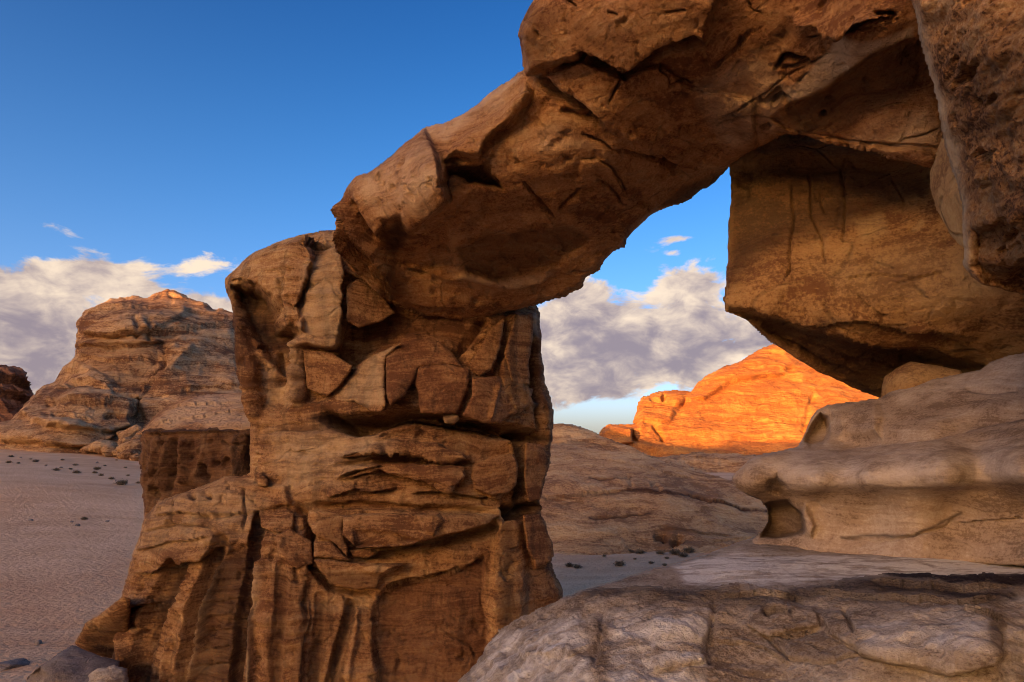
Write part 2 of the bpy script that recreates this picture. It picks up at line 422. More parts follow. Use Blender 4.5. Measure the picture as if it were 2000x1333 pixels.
STAIN_SHADE = (0.035, 0.018, 0.012)  # varnish colour, also used for shade painted into hollows and cracks
M_PILLAR = rock_material('pillar_sandstone', (0.19, 0.08, 0.035), (0.41, 0.205, 0.09), (0.57, 0.34, 0.165), STAIN_SHADE, (0.62, 0.43, 0.26), 1.0, 0.6, 0.85, 0.5, band_freq=3.0, crack=0.45)
M_SPAN = rock_material('span_sandstone', (0.22, 0.085, 0.035), (0.43, 0.20, 0.085), (0.56, 0.31, 0.15), STAIN_SHADE, (0.66, 0.46, 0.32), 1.0, 0.5, 0.85, 0.10, tilt=(0.5, 0.4), band_freq=3.0, crack=0.5)
M_BLOCK = rock_material('block_sandstone', (0.22, 0.095, 0.04), (0.46, 0.24, 0.095), (0.56, 0.34, 0.15), STAIN_SHADE, (0.6, 0.4, 0.2), 1.0, 0.3, 0.6, 0.08)
M_COARSE = rock_material('coarse_sandstone', (0.13, 0.055, 0.025), (0.43, 0.205, 0.085), (0.58, 0.35, 0.18), STAIN_SHADE, (0.62, 0.46, 0.31), 1.7, 0.3, 1.0, 0.0, grain=1.8, crack=0.2)
M_SHELF = rock_material('smooth_shelf_sandstone', (0.23, 0.145, 0.10), (0.39, 0.265, 0.195), (0.51, 0.38, 0.30), STAIN_SHADE, (0.64, 0.52, 0.46), 1.6, 0.4, 0.4, 0.0, band_freq=3.5, crack=0.08, tilt=(0.1, 0.25))
M_LEDGE = rock_material('foreground_sandstone', (0.22, 0.145, 0.10), (0.40, 0.295, 0.225), (0.55, 0.43, 0.345), (0.028, 0.02, 0.02), (0.86, 0.76, 0.72), 2.2, 0.5, 0.75, 0.0, band_freq=3.0, crack=0.12, grain=1.2, flat=0.3)
M_MOUNT = rock_material('mountain_sandstone', (0.20, 0.085, 0.04), (0.46, 0.245, 0.12), (0.60, 0.365, 0.20), (0.08, 0.036, 0.02), (0.6, 0.4, 0.27), 0.16, 0.9, 1.0, 0.5, band_freq=2.4, crack=0.4, grain=1.4)
M_DOME = rock_material('dome_sandstone', (0.30, 0.135, 0.058), (0.54, 0.285, 0.13), (0.64, 0.385, 0.195), (0.09, 0.04, 0.02), (0.6, 0.4, 0.27), 0.35, 0.9, 0.8, 0.05, band_freq=1.8, crack=0.15)
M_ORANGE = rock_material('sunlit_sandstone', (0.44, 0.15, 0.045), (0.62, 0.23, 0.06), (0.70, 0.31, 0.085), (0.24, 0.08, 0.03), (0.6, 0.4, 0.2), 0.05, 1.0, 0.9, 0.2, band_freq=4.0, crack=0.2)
M_RED = rock_material('dark_red_cliff', (0.16, 0.065, 0.035), (0.28, 0.12, 0.065), (0.36, 0.17, 0.10), (0.06, 0.03, 0.02), (0.5, 0.3, 0.2), 0.2, 0.9, 0.9, 0.4)
M_GREY = rock_material('grey_boulder_stone', (0.12, 0.09, 0.085), (0.21, 0.16, 0.145), (0.30, 0.235, 0.21), (0.05, 0.035, 0.03), (0.5, 0.4, 0.35), 2.0, 0.4, 0.6, 0.0)

def sand_material():
    m = bpy.data.materials.new('desert_sand'); m.use_nodes = True
    t = m.node_tree; t.nodes.clear(); N = NT(t)
    geo = N.n('ShaderNodeNewGeometry'); P = geo.outputs['Position']
    big = N.noise(P, 0.05, 5, 0.6, 0.4); med = N.noise(P, 0.5, 5, 0.6)
    tr = N.noise(N.scale(P, (0.12, 1.0, 1.0), rot=(0, 0, 0.25)), 0.55, 5, 0.6, 0.3)
    fac = N.m('ADD', N.m('ADD', N.m('MULTIPLY', big, 0.6), N.m('MULTIPLY', med, 0.25)), N.m('MULTIPLY', tr, 0.25))
    c = N.mix(N.rng(fac, 0.42, 0.68), (0.58, 0.34, 0.175), (0.76, 0.51, 0.29))
    c = N.mix(N.rng(N.noise(P, 6, 4, 0.7), 0.58, 0.75, 0, 0.35), c, (0.22, 0.13, 0.09))
    b = N.n('ShaderNodeBsdfPrincipled'); t.links.new(c, b.inputs['Base Color']); b.inputs['Roughness'].default_value = 0.95; b.inputs['Specular IOR Level'].default_value = 0.1
    h = N.m('ADD', N.m('MULTIPLY', N.noise(P, 3.2, 5, 0.62), 0.9), N.m('MULTIPLY', tr, 0.35))
    bp = N.n('ShaderNodeBump'); t.links.new(h, bp.inputs['Height']); bp.inputs['Strength'].default_value = 0.9; bp.inputs['Distance'].default_value = 0.35
    t.links.new(bp.outputs[0], b.inputs['Normal'])
    o = N.n('ShaderNodeOutputMaterial'); t.links.new(b.outputs[0], o.inputs[0])
    return m
M_SAND = sand_material()

def plain(name, a, b_, sc=8.0, rough=0.9):
    m = bpy.data.materials.new(name); m.use_nodes = True; t = m.node_tree; t.nodes.clear(); N = NT(t)
    geo = N.n('ShaderNodeNewGeometry')
    c = N.mix(N.rng(N.noise(geo.outputs['Position'], sc, 4, 0.6), 0.35, 0.65), a, b_)
    b = N.n('ShaderNodeBsdfPrincipled'); t.links.new(c, b.inputs['Base Color']); b.inputs['Roughness'].default_value = rough
    o = N.n('ShaderNodeOutputMaterial'); t.links.new(b.outputs[0], o.inputs[0]); return m
M_SHRUB = plain('dry_shrub_twigs', (0.07, 0.055, 0.03), (0.19, 0.145, 0.085), 3.0)
M_STEM = plain('shrub_stem_bark', (0.06, 0.04, 0.025), (0.12, 0.08, 0.05), 5.0)

# ------------------------------------------------------------------ sand
def sand_z(x, y):
    x = np.asarray(x, float); y = np.asarray(y, float)
    left = smooth(-x / np.maximum(y, 1) , 0.05, 0.75)             # 0 ahead .. 1 far left
    z = left * 9.3 * np.clip((y - 30) / 125.0, 0, 1.25) + left * 0.9 * smooth(y, 55, 75) * (1 - smooth(y, 80, 120))
    z = z + 0.9 * smooth(y, 30, 60) * (1 - left) * 0.3
    q = np.stack([x, y, 0 * x], -1)
    z = z + 0.35 * fbm(q, 0.035, 3, 0.5, 3.0) * smooth(y, 15, 40) + 0.05 * fbm(q, 0.5, 3, 0.55, 6.0)
    far = smooth(y, 250, 900)
    return z * (1 - far) - 6 * far
def build_sand():
    ys = np.concatenate([np.linspace(-1500, -40, 40), np.linspace(-38, 12, 26), np.linspace(12.3, 60, 150), np.linspace(60.5, 200, 110), np.geomspace(202, 9000, 70)])
    us = np.concatenate([np.linspace(-6, -1.2, 30), np.linspace(-1.18, 1.18, 330), np.linspace(1.2, 6, 30)])
    Y, Uu = np.meshgrid(ys, us, indexing='ij')
    sc = np.maximum(np.abs(Y), 18) ; X = Uu * sc
    Z = sand_z(X, Y)
    P = np.stack([X, Y, Z], -1)
    n, m = Y.shape; I = np.arange(n * m).reshape(n, m)
    fc = np.stack([I[:-1, :-1], I[:-1, 1:], I[1:, 1:], I[1:, :-1]], -1).reshape(-1, 4)
    o = new_obj('sand', P.reshape(-1, 3), fc, M_SAND); tag(o, 'pinkish rippled desert sand of the valley floor', 'sand', kind='structure')
build_sand()

# ------------------------------------------------------------------ the ridge behind the camera whose shadow covers the valley
def build_ridge():
    L = np.linspace(-3000, 3000, 300); T = np.linspace(-1, 1, 60)
    A, B = np.meshgrid(L, T, indexing='ij')
    sx, sy = -math.sin(SUN_AZ), -math.cos(SUN_AZ)
    px_, py_ = sy, -sx
    D = 1500
    X = sx * D + A * (-px_) + sx * B * 190; Y = sy * D + A * (-py_) + sy * B * 190
    q = np.stack([X, Y, 0 * X], -1)
    H = 209 + 6 * fbm(q, 0.006, 4, 0.5, 2)
    Z = -8 + (H + 8) * (1 - np.abs(B) ** 3) ** 0.8 + 10 * fbm(q, 0.02, 4, 0.5, 5) * np.abs(B)
    P = np.stack([X, Y, Z], -1).reshape(-1, 3); n, m = X.shape; I = np.arange(n * m).reshape(n, m)
    fc = np.stack([I[:-1, :-1], I[:-1, 1:], I[1:, 1:], I[1:, :-1]], -1).reshape(-1, 4)
    o = new_obj('hills', P, fc, M_MOUNT); tag(o, 'long sandstone ridge that shades the valley', 'hills', kind='structure')
build_ridge()

# ================================================================== ROCK ARCH
arch = empty('rock_arch', 'huge brown sandstone rock arch spanning from fractured pillar to right-hand overhang', 'rock arch')

PILLAR_D = [(450, 540, 20.2), (520, 500, 19.8), (650, 460, 19.8), (640, 600, 19.2), (480, 700, 20.0), (560, 700, 19.5), (700, 640, 19.6), (800, 600, 20.0), (950, 640, 20.1), (1050, 620, 21.3), (1060, 760, 21.3),
            (800, 760, 19.3), (960, 780, 19.8), (500, 830, 19.8), (700, 880, 19.2), (900, 880, 19.5), (1075, 860, 21.2), (500, 960, 19.6), (700, 1030, 19.0), (900, 1030, 19.4), (1060, 1030, 21.0),
            (300, 980, 19.7), (260, 1080, 19.9), (400, 1060, 18.9), (550, 1060, 18.7), (250, 1200, 19.8), (400, 1200, 18.6), (600, 1200, 18.5), (800, 1180, 19.1), (950, 1180, 19.3), (1090, 1180, 20.8),
            (230, 1333, 19.6), (420, 1333, 18.3), (650, 1333, 18.3), (850, 1333, 18.7), (1080, 1333, 20.3), (230, 1440, 19.5), (650, 1440, 18.2), (1080, 1440, 20.2)]
pillar_outline = [(440, 545), (452, 533), (470, 515), (500, 492), (540, 473), (590, 460), (640, 451), (690, 445), (760, 450), (880, 520), (1000, 570), (1044, 590), (1054, 612), (1057, 660), (1060, 705), (1064, 745), (1075, 780), (1082, 815), (1079, 850), (1073, 905), (1064, 935), (1055, 975),
    (1058, 1010), (1074, 1048), (1082, 1075), (1076, 1098), (1086, 1132), (1101, 1160), (1100, 1230), (1098, 1340), (1098, 1450), (222, 1450), (219, 1333), (219, 1283), (231, 1234), (237, 1169), (253, 1104), (268, 1060), (286, 1009), (310, 978), (337, 970), (362, 962), (398, 948), (438, 932), (470, 930), (488, 925), (488, 880), (489, 838), (482, 795), (471, 742), (465, 700), (460, 655), (455, 615), (450, 592), (442, 572)]
pl = []   # (polygon, height towards the camera in m, edge width px, tilt)
pl += [([(445, 545), (470, 515), (520, 480), (600, 462), (614, 500), (603, 550), (588, 600), (594, 646), (556, 640), (550, 602), (535, 578), (505, 556), (470, 549)], 0.6, 9, (0.2, -0.1))]
pl += [([(613, 507), (659, 475), (673, 530), (670, 630), (652, 682), (591, 672), (581, 640), (588, 598), (610, 556), (600, 504)], 0.45, 7, (0.35, 0.1))]
pl += [([(452, 556), (470, 552), (505, 560), (533, 582), (548, 605), (554, 644), (582, 652), (582, 700), (576, 765), (545, 792), (512, 800), (497, 740), (474, 660), (458, 605)], -0.5, 14, (-0.2, 0.2))]
pl += [([(673, 530), (700, 540), (760, 590), (900, 620), (960, 625), (900, 680), (860, 662), (800, 660), (740, 690), (690, 715), (655, 690), (671, 630)], -0.5, 9, (0.2, -0.3))]
pl += [([(500, 700), (560, 720), (575, 790), (550, 815), (505, 815), (490, 760)], -0.35, 22)]
pl += [([(592, 680), (650, 690), (690, 715), (660, 760), (630, 795), (595, 790)], -0.25, 14, (0.3, 0))]
pl += [([(490, 838), (640, 835), (760, 832), (740, 960), (660, 985), (560, 985), (500, 930)], 0.25, 24)]
pl += [([(710, 885), (750, 866), (850, 868), (915, 892), (860, 896), (790, 882), (740, 889)], 0.35, 6, (0, 0.5))]
pl += [([(765, 920), (820, 908), (895, 912), (905, 935), (880, 955), (850, 940), (810, 932)], 0.30, 6, (0, 0.4))]
pl += [([(920, 905), (990, 890), (1010, 930), (1000, 960), (960, 968), (925, 955)], 0.35, 8)]
pl += [([(988, 845), (1010, 850), (1016, 900), (1012, 965), (1000, 960), (1003, 900)], 0.45, 7)]
pl += [([(745, 1150), (800, 1130), (905, 1105), (945, 1080), (955, 1200), (950, 1460), (730, 1460), (725, 1200)], -0.30, 6, (0.05, 0))]
pl += [([(960, 1010), (1015, 1005), (1025, 1100), (1020, 1460), (955, 1460), (962, 1100)], 0.35, 12)]
pl += [([(1020, 1010), (1056, 1005), (1080, 1075), (1072, 1100), (1040, 1110), (1025, 1060)], 0.4, 8)]
pl += [([(255, 1110), (340, 1094), (440, 1086), (500, 1060), (505, 1000), (570, 985), (560, 950), (440, 935), (300, 980)], 0.28, 10)]
pl += [([(505, 1030), (560, 1035), (606, 1060), (612, 1110), (590, 1180), (600, 1460), (510, 1460), (505, 1200)], 0.25, 14)]
pl += [([(1000, 610), (1050, 610), (1055, 660), (1040, 700), (1042, 790), (985, 815), (960, 760), (985, 680)], 0.35, 10)]
pl += [([(456, 562), (500, 562), (532, 585), (548, 612), (552, 645), (580, 655), (580, 720), (548, 730), (515, 700), (480, 640)], -0.75, 16)]
ps = []
ps += [([(457, 610), (468, 690), (484, 760), (494, 832)], 12, 0.28, 'ridge'), ([(588, 650), (584, 700), (580, 740), (585, 795)], 9, 0.4, 'ridge'), ([(548, 690), (553, 730), (548, 760)], 6, 0.4, 'groove'),
       ([(655, 470), (672, 510), (674, 570), (672, 640)], 6, 0.35, 'crack'), ([(560, 590), (575, 600), (592, 588), (600, 560)], 4, 0.15, 'crack'), ([(588, 475), (625, 485), (645, 478)], 7, 0.25, 'ledge'),
       ([(550, 545), (552, 590), (560, 625)], 4, 0.12, 'crack')]
ps += [([(615, 815), (690, 828), (760, 822), (800, 816), (870, 822), (900, 832), (960, 838), (1020, 850), (1078, 862)], 13, 1.5, 'groove'), ([(640, 815), (720, 832), (800, 826), (880, 836), (1000, 855)], 20, 0.35, 'ledge')]
ps += [([(655, 690), (700, 712), (745, 698), (790, 668)], 10, 0.5, 'groove'), ([(880, 700), (900, 680), (930, 645), (950, 620)], 8, 0.5, 'groove'), ([(905, 690), (955, 700), (1005, 612)], 7, 0.25, 'ridge'), ([(1042, 655), (1047, 700), (1046, 790)], 8, 0.8, 'groove'), ([(965, 640), (975, 700), (970, 760)], 8, 0.2, 'groove'),
       ([(1020, 640), (1030, 700), (1030, 770)], 6, 0.15, 'groove'), ([(1046, 790), (1060, 840), (1050, 900)], 8, 0.4, 'groove')]
ps += [([(660, 896), (709, 888), (753, 883), (790, 882), (836, 890), (864, 895), (910, 898)], 12, 0.38, 'ledge'), ([(650, 911), (722, 905), (784, 903), (821, 905), (940, 906)], 6, 0.35, 'groove'), ([(655, 938), (697, 925), (743, 916), (765, 928), (821, 932), (852, 942), (877, 954), (897, 944)], 12, 0.32, 'ledge'),
       ([(640, 968), (690, 958), (728, 961), (780, 956)], 12, 0.22, 'ledge'), ([(800, 965), (860, 960), (930, 972), (990, 968)], 10, 0.2, 'ledge'), ([(600, 992), (681, 989), (759, 989), (821, 996), (914, 996), (976, 1003)], 8, 0.4, 'groove'),
       ([(740, 855), (790, 848), (830, 838)], 8, 0.2, 'shelf'), ([(500, 845), (575, 838), (640, 840)], 6, 0.15, 'crack')]
ps += [([(1008, 850), (1024, 870), (1020, 920), (1026, 960), (1010, 990)], 12, 0.9, 'groove'), ([(975, 995), (1010, 1000), (1058, 985)], 12, 0.9, 'groove'), ([(1010, 850), (1075, 858)], 12, 0.4, 'groove')]
ps += [([(604, 1000), (606, 1050), (612, 1110), (645, 1147), (700, 1155), (740, 1150)], 9, 0.55, 'groove'), ([(574, 994), (600, 1010), (606, 1056)], 8, 0.4, 'groove'), ([(680, 1080), (760, 1076), (860, 1058), (940, 1035), (980, 1010)], 14, 0.6, 'groove'), ([(745, 1152), (790, 1136), (840, 1129), (908, 1105)], 5, 0.14, 'shelf'), ([(870, 1240), (920, 1262), (930, 1290)], 4, 0.12, 'crack'), ([(740, 1160), (730, 1250), (735, 1333)], 4, 0.08, 'ridge')]
ps += [([(346, 1108), (330, 1150), (307, 1195), (285, 1255), (268, 1340), (262, 1450)], 24, 0.42, 'flute!'), ([(434, 1059), (408, 1127), (386, 1192), (368, 1290), (360, 1450)], 17, 0.36, 'flute!'), ([(509, 1014), (499, 1079), (483, 1160), (473, 1225), (464, 1340), (460, 1450)], 13, 0.30, 'flute!'), ([(684, 1180), (665, 1257), (648, 1333), (640, 1450)], 11, 0.20, 'flute!'),
       ([(625, 1165), (618, 1260), (615, 1333), (612, 1450)], 11, 0.12, 'flute!'), ([(553, 1110), (545, 1220), (538, 1340), (535, 1450)], 13, 0.12, 'flute!'), ([(430, 1110), (405, 1190), (385, 1280), (376, 1450)], 7, 0.22, 'ridge!'), ([(512, 1100), (502, 1180), (492, 1260), (487, 1450)], 6, 0.22, 'ridge!'), ([(335, 1240), (330, 1290), (322, 1340)], 8, 0.2, 'ridge'),
       ([(600, 1160), (586, 1260), (582, 1340)], 6, 0.12, 'ridge'), ([(700, 1180), (690, 1260), (680, 1340)], 6, 0.12, 'ridge'),
       ([(255, 1112), (297, 1108), (336, 1096), (365, 1088), (420, 1086)], 10, 0.3, 'ledge'), ([(240, 1190), (270, 1180), (300, 1175)], 8, 0.3, 'ledge'), ([(245, 1222), (262, 1225), (275, 1240)], 6, 0.25, 'groove'), ([(236, 1230), (245, 1280), (240, 1340)], 10, 0.3, 'ridge'),
       ([(375, 970), (377, 971)], 7, 0.35, 'groove!'), ([(408, 971), (410, 972)], 6, 0.3, 'groove!'), ([(290, 1010), (360, 1000), (430, 1005), (500, 1000), (560, 992)], 5, 0.12, 'ledge'), ([(280, 1040), (350, 1025), (420, 1030)], 4, 0.1, 'crack'), ([(265, 1075), (340, 1060), (420, 1048)], 5, 0.1, 'ledge'), ([(338, 975), (335, 1030)], 3, 0.1, 'crack'), ([(475, 950), (480, 1000), (478, 1040)], 4, 0.15, 'crack')]
for k, yy in enumerate((1130, 1152, 1172, 1200, 1228, 1262, 1295)):
    ps.append(([(415 - (yy - 1130) * .18, yy + 4), (450, yy), (495 - (yy - 1130) * .12, yy + 3)], 5, 0.05, 'ledge'))
pst = [('line', st_[0], 1.6, 0.6) for st_ in ps if st_[3] == 'crack'] + [('poly', [(420, 1100), (480, 1070), (500, 1090), (470, 1240), (460, 1340), (385, 1340), (400, 1220)], 10, 0.75), ('line', [(346, 1110), (310, 1195), (275, 1333)], 18, 0.85), ('line', [(434, 1060), (386, 1192), (365, 1333)], 13, 0.8), ('line', [(509, 1020), (483, 1160), (466, 1333)], 10, 0.8), ('line', [(684, 1186), (648, 1333)], 10, 0.85), ('line', [(625, 1185), (616, 1333)], 12, 0.65), ('line', [(553, 1130), (540, 1333)], 14, 0.65), ('line', [(590, 1180), (575, 1333)], 8, 0.4),  # crack shade painted in as thin dark lines; flute streaks are varnish
       ('poly', [(740, 1160), (900, 1110), (950, 1090), (950, 1460), (735, 1460)], 10, 0.35), ('line', [(985, 1030), (990, 1120), (985, 1333)], 14, 0.55), ('poly', [(455, 560), (505, 562), (535, 585), (550, 640), (578, 655), (570, 700), (540, 690), (490, 650)], 14, 0.8), ('line', [(457, 610), (470, 740)], 10, 0.8), ('poly', [(675, 610), (760, 600), (900, 625), (900, 660), (800, 655), (700, 705)], 12, 0.35),  # shade of the hollow under the cap painted in as a dark patch
       ('line', [(615, 818), (760, 824), (900, 834), (1078, 862)], 9, 0.85), ('line', [(1008, 850), (1022, 960), (1000, 1000), (1055, 985)], 12, 0.8), ('poly', [(960, 625), (1040, 620), (1030, 790), (975, 740)], 14, 0.35), ('line', [(1040, 650), (1046, 800)], 9, 0.9)]  # shade of the undercut, gap and slit painted along their grooves
pp = [('poly', [(590, 520), (660, 480), (670, 640), (650, 680), (585, 660)], 10, 0.5), ('poly', [(520, 840), (700, 836), (760, 860), (700, 930), (560, 960)], 30, 0.6), ('poly', [(300, 985), (450, 945), (560, 1000), (480, 1050), (300, 1080), (262, 1080)], 16, 0.35), ('line', [(430, 1110), (385, 1280), (376, 1340)], 5, 0.6), ('line', [(512, 1110), (492, 1260), (488, 1333)], 5, 0.7), ('poly', [(500, 700), (555, 720), (570, 790), (520, 800)], 12, 0.4), ('line', [(588, 660), (584, 790)], 7, 0.5), ('poly', [(1020, 620), (1050, 610), (1050, 650), (1030, 700)], 8, 0.7)]
pillar, pillar_d = relief('pillar', pillar_outline, PILLAR_D, M_PILLAR, arch, step=2.6, edge=34, thick=6.0, back=260, warp=(5, 0.03), plates=pl, strokes=ps, stain=pst, pale=pp, seed=1.0, red=[('poly', [(745, 1158), (800, 1136), (905, 1108), (950, 1085), (955, 1460), (735, 1460)], 8, 1.0), ('poly', [(690, 600), (900, 625), (960, 630), (900, 690), (850, 662), (740, 695)], 10, 0.9), ('poly', [(1010, 1000), (1060, 1000), (1085, 1130), (1100, 1460), (1000, 1460)], 14, 0.6), ('poly', [(960, 630), (1030, 620), (1035, 740), (960, 740)], 12, 0.6), ('poly', [(500, 1120), (620, 1160), (740, 1200), (740, 1460), (500, 1460)], 20, 0.45), ('poly', [(840, 850), (1000, 860), (1000, 960), (860, 940)], 12, 0.4)],
       noise=[('fbm', 0.35, 0.12, 3), ('ridge', 0.9, 0.07, 4), ('strata', 1.0, 0.12, 5, (0.03, 0)), ('strata', 4.0, 0.035, 3, (0.05, 0)), ('fbm', 3.0, 0.035, 3), ('pits', 2.2, 0.12, 3)])

def slab(outline, h, tilt=(0, 0), mat=M_PILLAR, name='rock_slab', parent=None, base=None, edge=7, th=0.9, plates=(), strokes=(), stain=(), pale=(), red=(), seed=0.0, step=2.4, nz=1.0, ek=1.2):
    base = base or pillar_d; P = np.asarray(outline, float); c = P.mean(0)
    def f(px, py): return base(px, py) - h - (tilt[0] * (px - c[0]) + tilt[1] * (py - c[1])) / 100.0
    o, _ = relief(name, outline, f, mat, parent or pillar, step=step, edge=edge, edge_k=ek, thick=th, back=20, warp=(3, 0.05), plates=plates, strokes=strokes, stain=stain, pale=pale, red=red, seed=seed, swarp=2.0,
        noise=[('fbm', 0.9, 0.06 * nz, 4), ('strata', 3.0, 0.02 * nz, 3, (0.05, 0)), ('ridge', 2.5, 0.025 * nz, 3)])
    return o
slab([(627, 800), (649, 779), (692, 722), (716, 700), (786, 668), (754, 697), (751, 740), (754, 790), (745, 806), (721, 803), (692, 784), (649, 790)], 0.45, (0.75, 0.2), pale=[('poly', [(640, 795), (716, 700), (780, 670), (750, 700), (750, 790), (720, 795)], 8, 0.55)], seed=2.2)
slab([(754, 697), (786, 668), (836, 659), (860, 669), (884, 690), (904, 718), (870, 712), (818, 718), (808, 742), (792, 772), (762, 792), (755, 770)], 0.62, (-0.2, 0.45), seed=3.3, red=[('poly', [(740, 640), (930, 640), (930, 820), (740, 820)], 4, 0.9)])
slab([(815, 714), (870, 708), (918, 722), (914, 760), (902, 790), (893, 808), (850, 810), (822, 806), (817, 770), (810, 745)], 0.60, (-0.15, 0.2), seed=4.4, red=[('poly', [(790, 690), (940, 690), (940, 830), (790, 830)], 4, 1.0)])
slab([(922, 738), (975, 736), (999, 752), (1042, 760), (1034, 786), (994, 812), (975, 828), (942, 825), (903, 812), (922, 772)], 0.50, (-0.3, 0.2), seed=5.5, red=[('poly', [(880, 720), (1060, 720), (1060, 850), (880, 850)], 4, 0.9)], strokes=[([(975, 745), (965, 785), (955, 825)], 5, 0.1, 'ridge')])
slab([(865, 812), (880, 809), (894, 811), (898, 820), (886, 827), (870, 826)], 0.55, seed=6.1, edge=9, pale=[('poly', [(860, 805), (900, 805), (900, 830), (860, 830)], 4, 0.6)])
slab([(604, 997), (640, 1000), (674, 1008), (668, 1037), (680, 1070), (678, 1088), (654, 1062), (613, 1043), (599, 1018)], 0.42, (0.3, 0), seed=7.2, stain=[('poly', [(620, 1005), (670, 1010), (675, 1080), (620, 1040)], 8, 0.35)])
slab([(672, 1009), (703, 1003), (760, 1003), (809, 1005), (846, 1000), (871, 1005), (930, 1003), (978, 1005), (946, 1026), (877, 1044), (790, 1066), (697, 1070), (669, 1043)], 0.75, (-0.12, 0.5), seed=8.3, plates=[([(690, 1030), (760, 1035), (820, 1055), (780, 1070), (690, 1072)], -0.25, 8, (0, -0.6)), ([(815, 1005), (855, 1003), (870, 1015), (850, 1045), (830, 1040)], 0.14, 5)])
slab([(613, 1059), (647, 1056), (672, 1083), (687, 1096), (650, 1092), (613, 1088)], 0.40, (0, 0.3), seed=9.4)
slab([(682, 1075), (725, 1070), (740, 1078), (720, 1090), (690, 1088)], 0.38, seed=9.9)
slab([(613, 1093), (650, 1094), (681, 1098), (740, 1100), (800, 1099), (770, 1115), (743, 1130), (737, 1149), (697, 1153), (647, 1142), (621, 1110)], 0.45, (0, -0.2), seed=10.5, plates=[([(695, 1105), (790, 1102), (745, 1125), (715, 1122)], 0.16, 5, (0, 0.3))], stain=[('poly', [(620, 1110), (740, 1125), (737, 1150), (650, 1142)], 8, 0.45)])
slab([(495, 925), (510, 922), (524, 938), (522, 950), (505, 948)], 0.55, seed=11.0, edge=6)
for k, (pts, h, tl, rd) in enumerate([
    ([(666, 894), (709, 880), (750, 866), (800, 864), (850, 868), (905, 888), (912, 897), (864, 894), (836, 888), (790, 882), (753, 885), (709, 890)], 0.50, (0, 0.6), 0.0),
    ([(655, 938), (697, 925), (725, 906), (784, 904), (821, 906), (800, 916), (762, 927), (742, 918), (700, 929)], 0.36, (0, 0.3), 0.0),
    ([(765, 923), (800, 909), (850, 907), (905, 911), (909, 930), (895, 945), (877, 954), (852, 942), (821, 932)], 0.48, (0, 0.4), 0.4),
    ([(925, 910), (960, 893), (1000, 885), (1012, 905), (1010, 945), (995, 962), (960, 968), (928, 955), (920, 930)], 0.42, (0.2, 0.1), 0.5),
    ([(1027, 866), (1060, 869), (1073, 900), (1063, 935), (1056, 976), (1031, 980), (1023, 930)], 0.40, (-0.4, 0), 0.7),
    ([(1022, 1006), (1056, 1004), (1075, 1050), (1082, 1075), (1075, 1098), (1046, 1108), (1029, 1070)], 0.55, (-0.4, 0), 0.7),
    ([(592, 683), (650, 690), (690, 716), (668, 750), (640, 776), (600, 760)], 0.30, (0.5, -0.2), 0.3),
    ([(676, 560), (700, 545), (745, 575), (772, 612), (742, 630), (700, 641), (678, 628)], 0.32, (-0.3, 0.3), 0.2),
    ([(505, 996), (560, 992), (575, 1005), (572, 1034), (545, 1040), (512, 1030)], 0.22, (0, 0.3), 0.0),
    ([(540, 1046), (566, 1031), (607, 1058), (612, 1100), (580, 1112), (545, 1086)], 0.34, (-0.3, 0.2), 0.3),
    ([(930, 690), (962, 640), (985, 620), (978, 680), (960, 722), (935, 735), (915, 715)], 0.40, (0.4, 0), 0.5),
    ([(985, 690), (1004, 618), (1040, 612), (1042, 660), (1033, 710), (1035, 752), (1000, 748)], 0.45, (-0.2, 0), 0.4)]):
    slab(pts, h, tl, edge=5, ek=0.9, seed=13.0 + 1.7 * k, red=[('poly', [(200, 400), (1200, 400), (1200, 1400), (200, 1400)], 4, rd)])
slab([(145, 1257), (168, 1216), (205, 1194), (240, 1163), (256, 1170), (250, 1240), (236, 1290), (205, 1284), (172, 1275)], 0.3, (0.5, -2.2), seed=12.0, edge=14, th=2.2, name='overhanging_lobe', base=lambda a, b: 20.2 + 0 * a, stain=[('poly', [(170, 1245), (240, 1200), (240, 1290), (180, 1280)], 10, 0.6)])

# ---- the span
SPAN_D = [(660, 440, 17.0), (690, 350, 16.0), (700, 480, 17.6), (770, 590, 19.2), (800, 430, 16.0), (830, 255, 15.2), (870, 340, 14.2), (860, 500, 17.6), (900, 615, 19.6), (905, 230, 14.6), (950, 420, 15.8), (1000, 590, 19.6), (1050, 590, 19.6),
          (975, 175, 14.0), (1025, 130, 13.2), (1060, 300, 14.0), (1100, 450, 16.6), (1138, 560, 19.0), (1220, 470, 17.6), (1015, 70, 12.6), (1045, 0, 12.0), (1150, 120, 12.4), (1250, 300, 14.2), (1300, 405, 16.8), (1420, 332, 15.6),
          (1100, -120, 11.5), (1300, 0, 11.0), (1300, 150, 12.4), (1400, 200, 12.8), (1500, 240, 12.8), (1540, 262, 12.8), (1550, 100, 11.0), (1600, 0, 10.0), (1700, 60, 9.6), (1650, 180, 11.2), (1720, 250, 11.3), (1800, 150, 10.2), (1810, 320, 11.3), (1900, 280, 11.0), (1900, 0, 8.8), (1700, -120, 9.2)]
span_outline = [(655, 437), (669, 388), (678, 363), (696, 346), (720, 338), (770, 298), (827, 252), (860, 243), (903, 228), (940, 200), (975, 172), (1022, 136), (1021, 100), (1013, 70), (1022, 37), (1045, 0), (1075, -50), (1120, -110), (1950, -110), (1950, 330), (1850, 335), (1812, 326), (1760, 312), (1710, 297), (1660, 285), (1620, 281), (1575, 265), (1536, 261), (1500, 278), (1470, 294), (1440, 312), (1420, 330), (1400, 352), (1380, 368), (1350, 385), (1330, 397), (1300, 408), (1270, 420), (1240, 445), (1222, 465), (1218, 482), (1195, 490), (1180, 508), (1170, 528), (1142, 543), (1138, 560), (1125, 566), (1090, 582), (1052, 593), (1015, 604), (962, 616), (925, 622), (869, 622), (831, 615), (790, 600), (769, 587), (740, 570), (715, 550), (690, 525), (672, 500), (660, 470)]
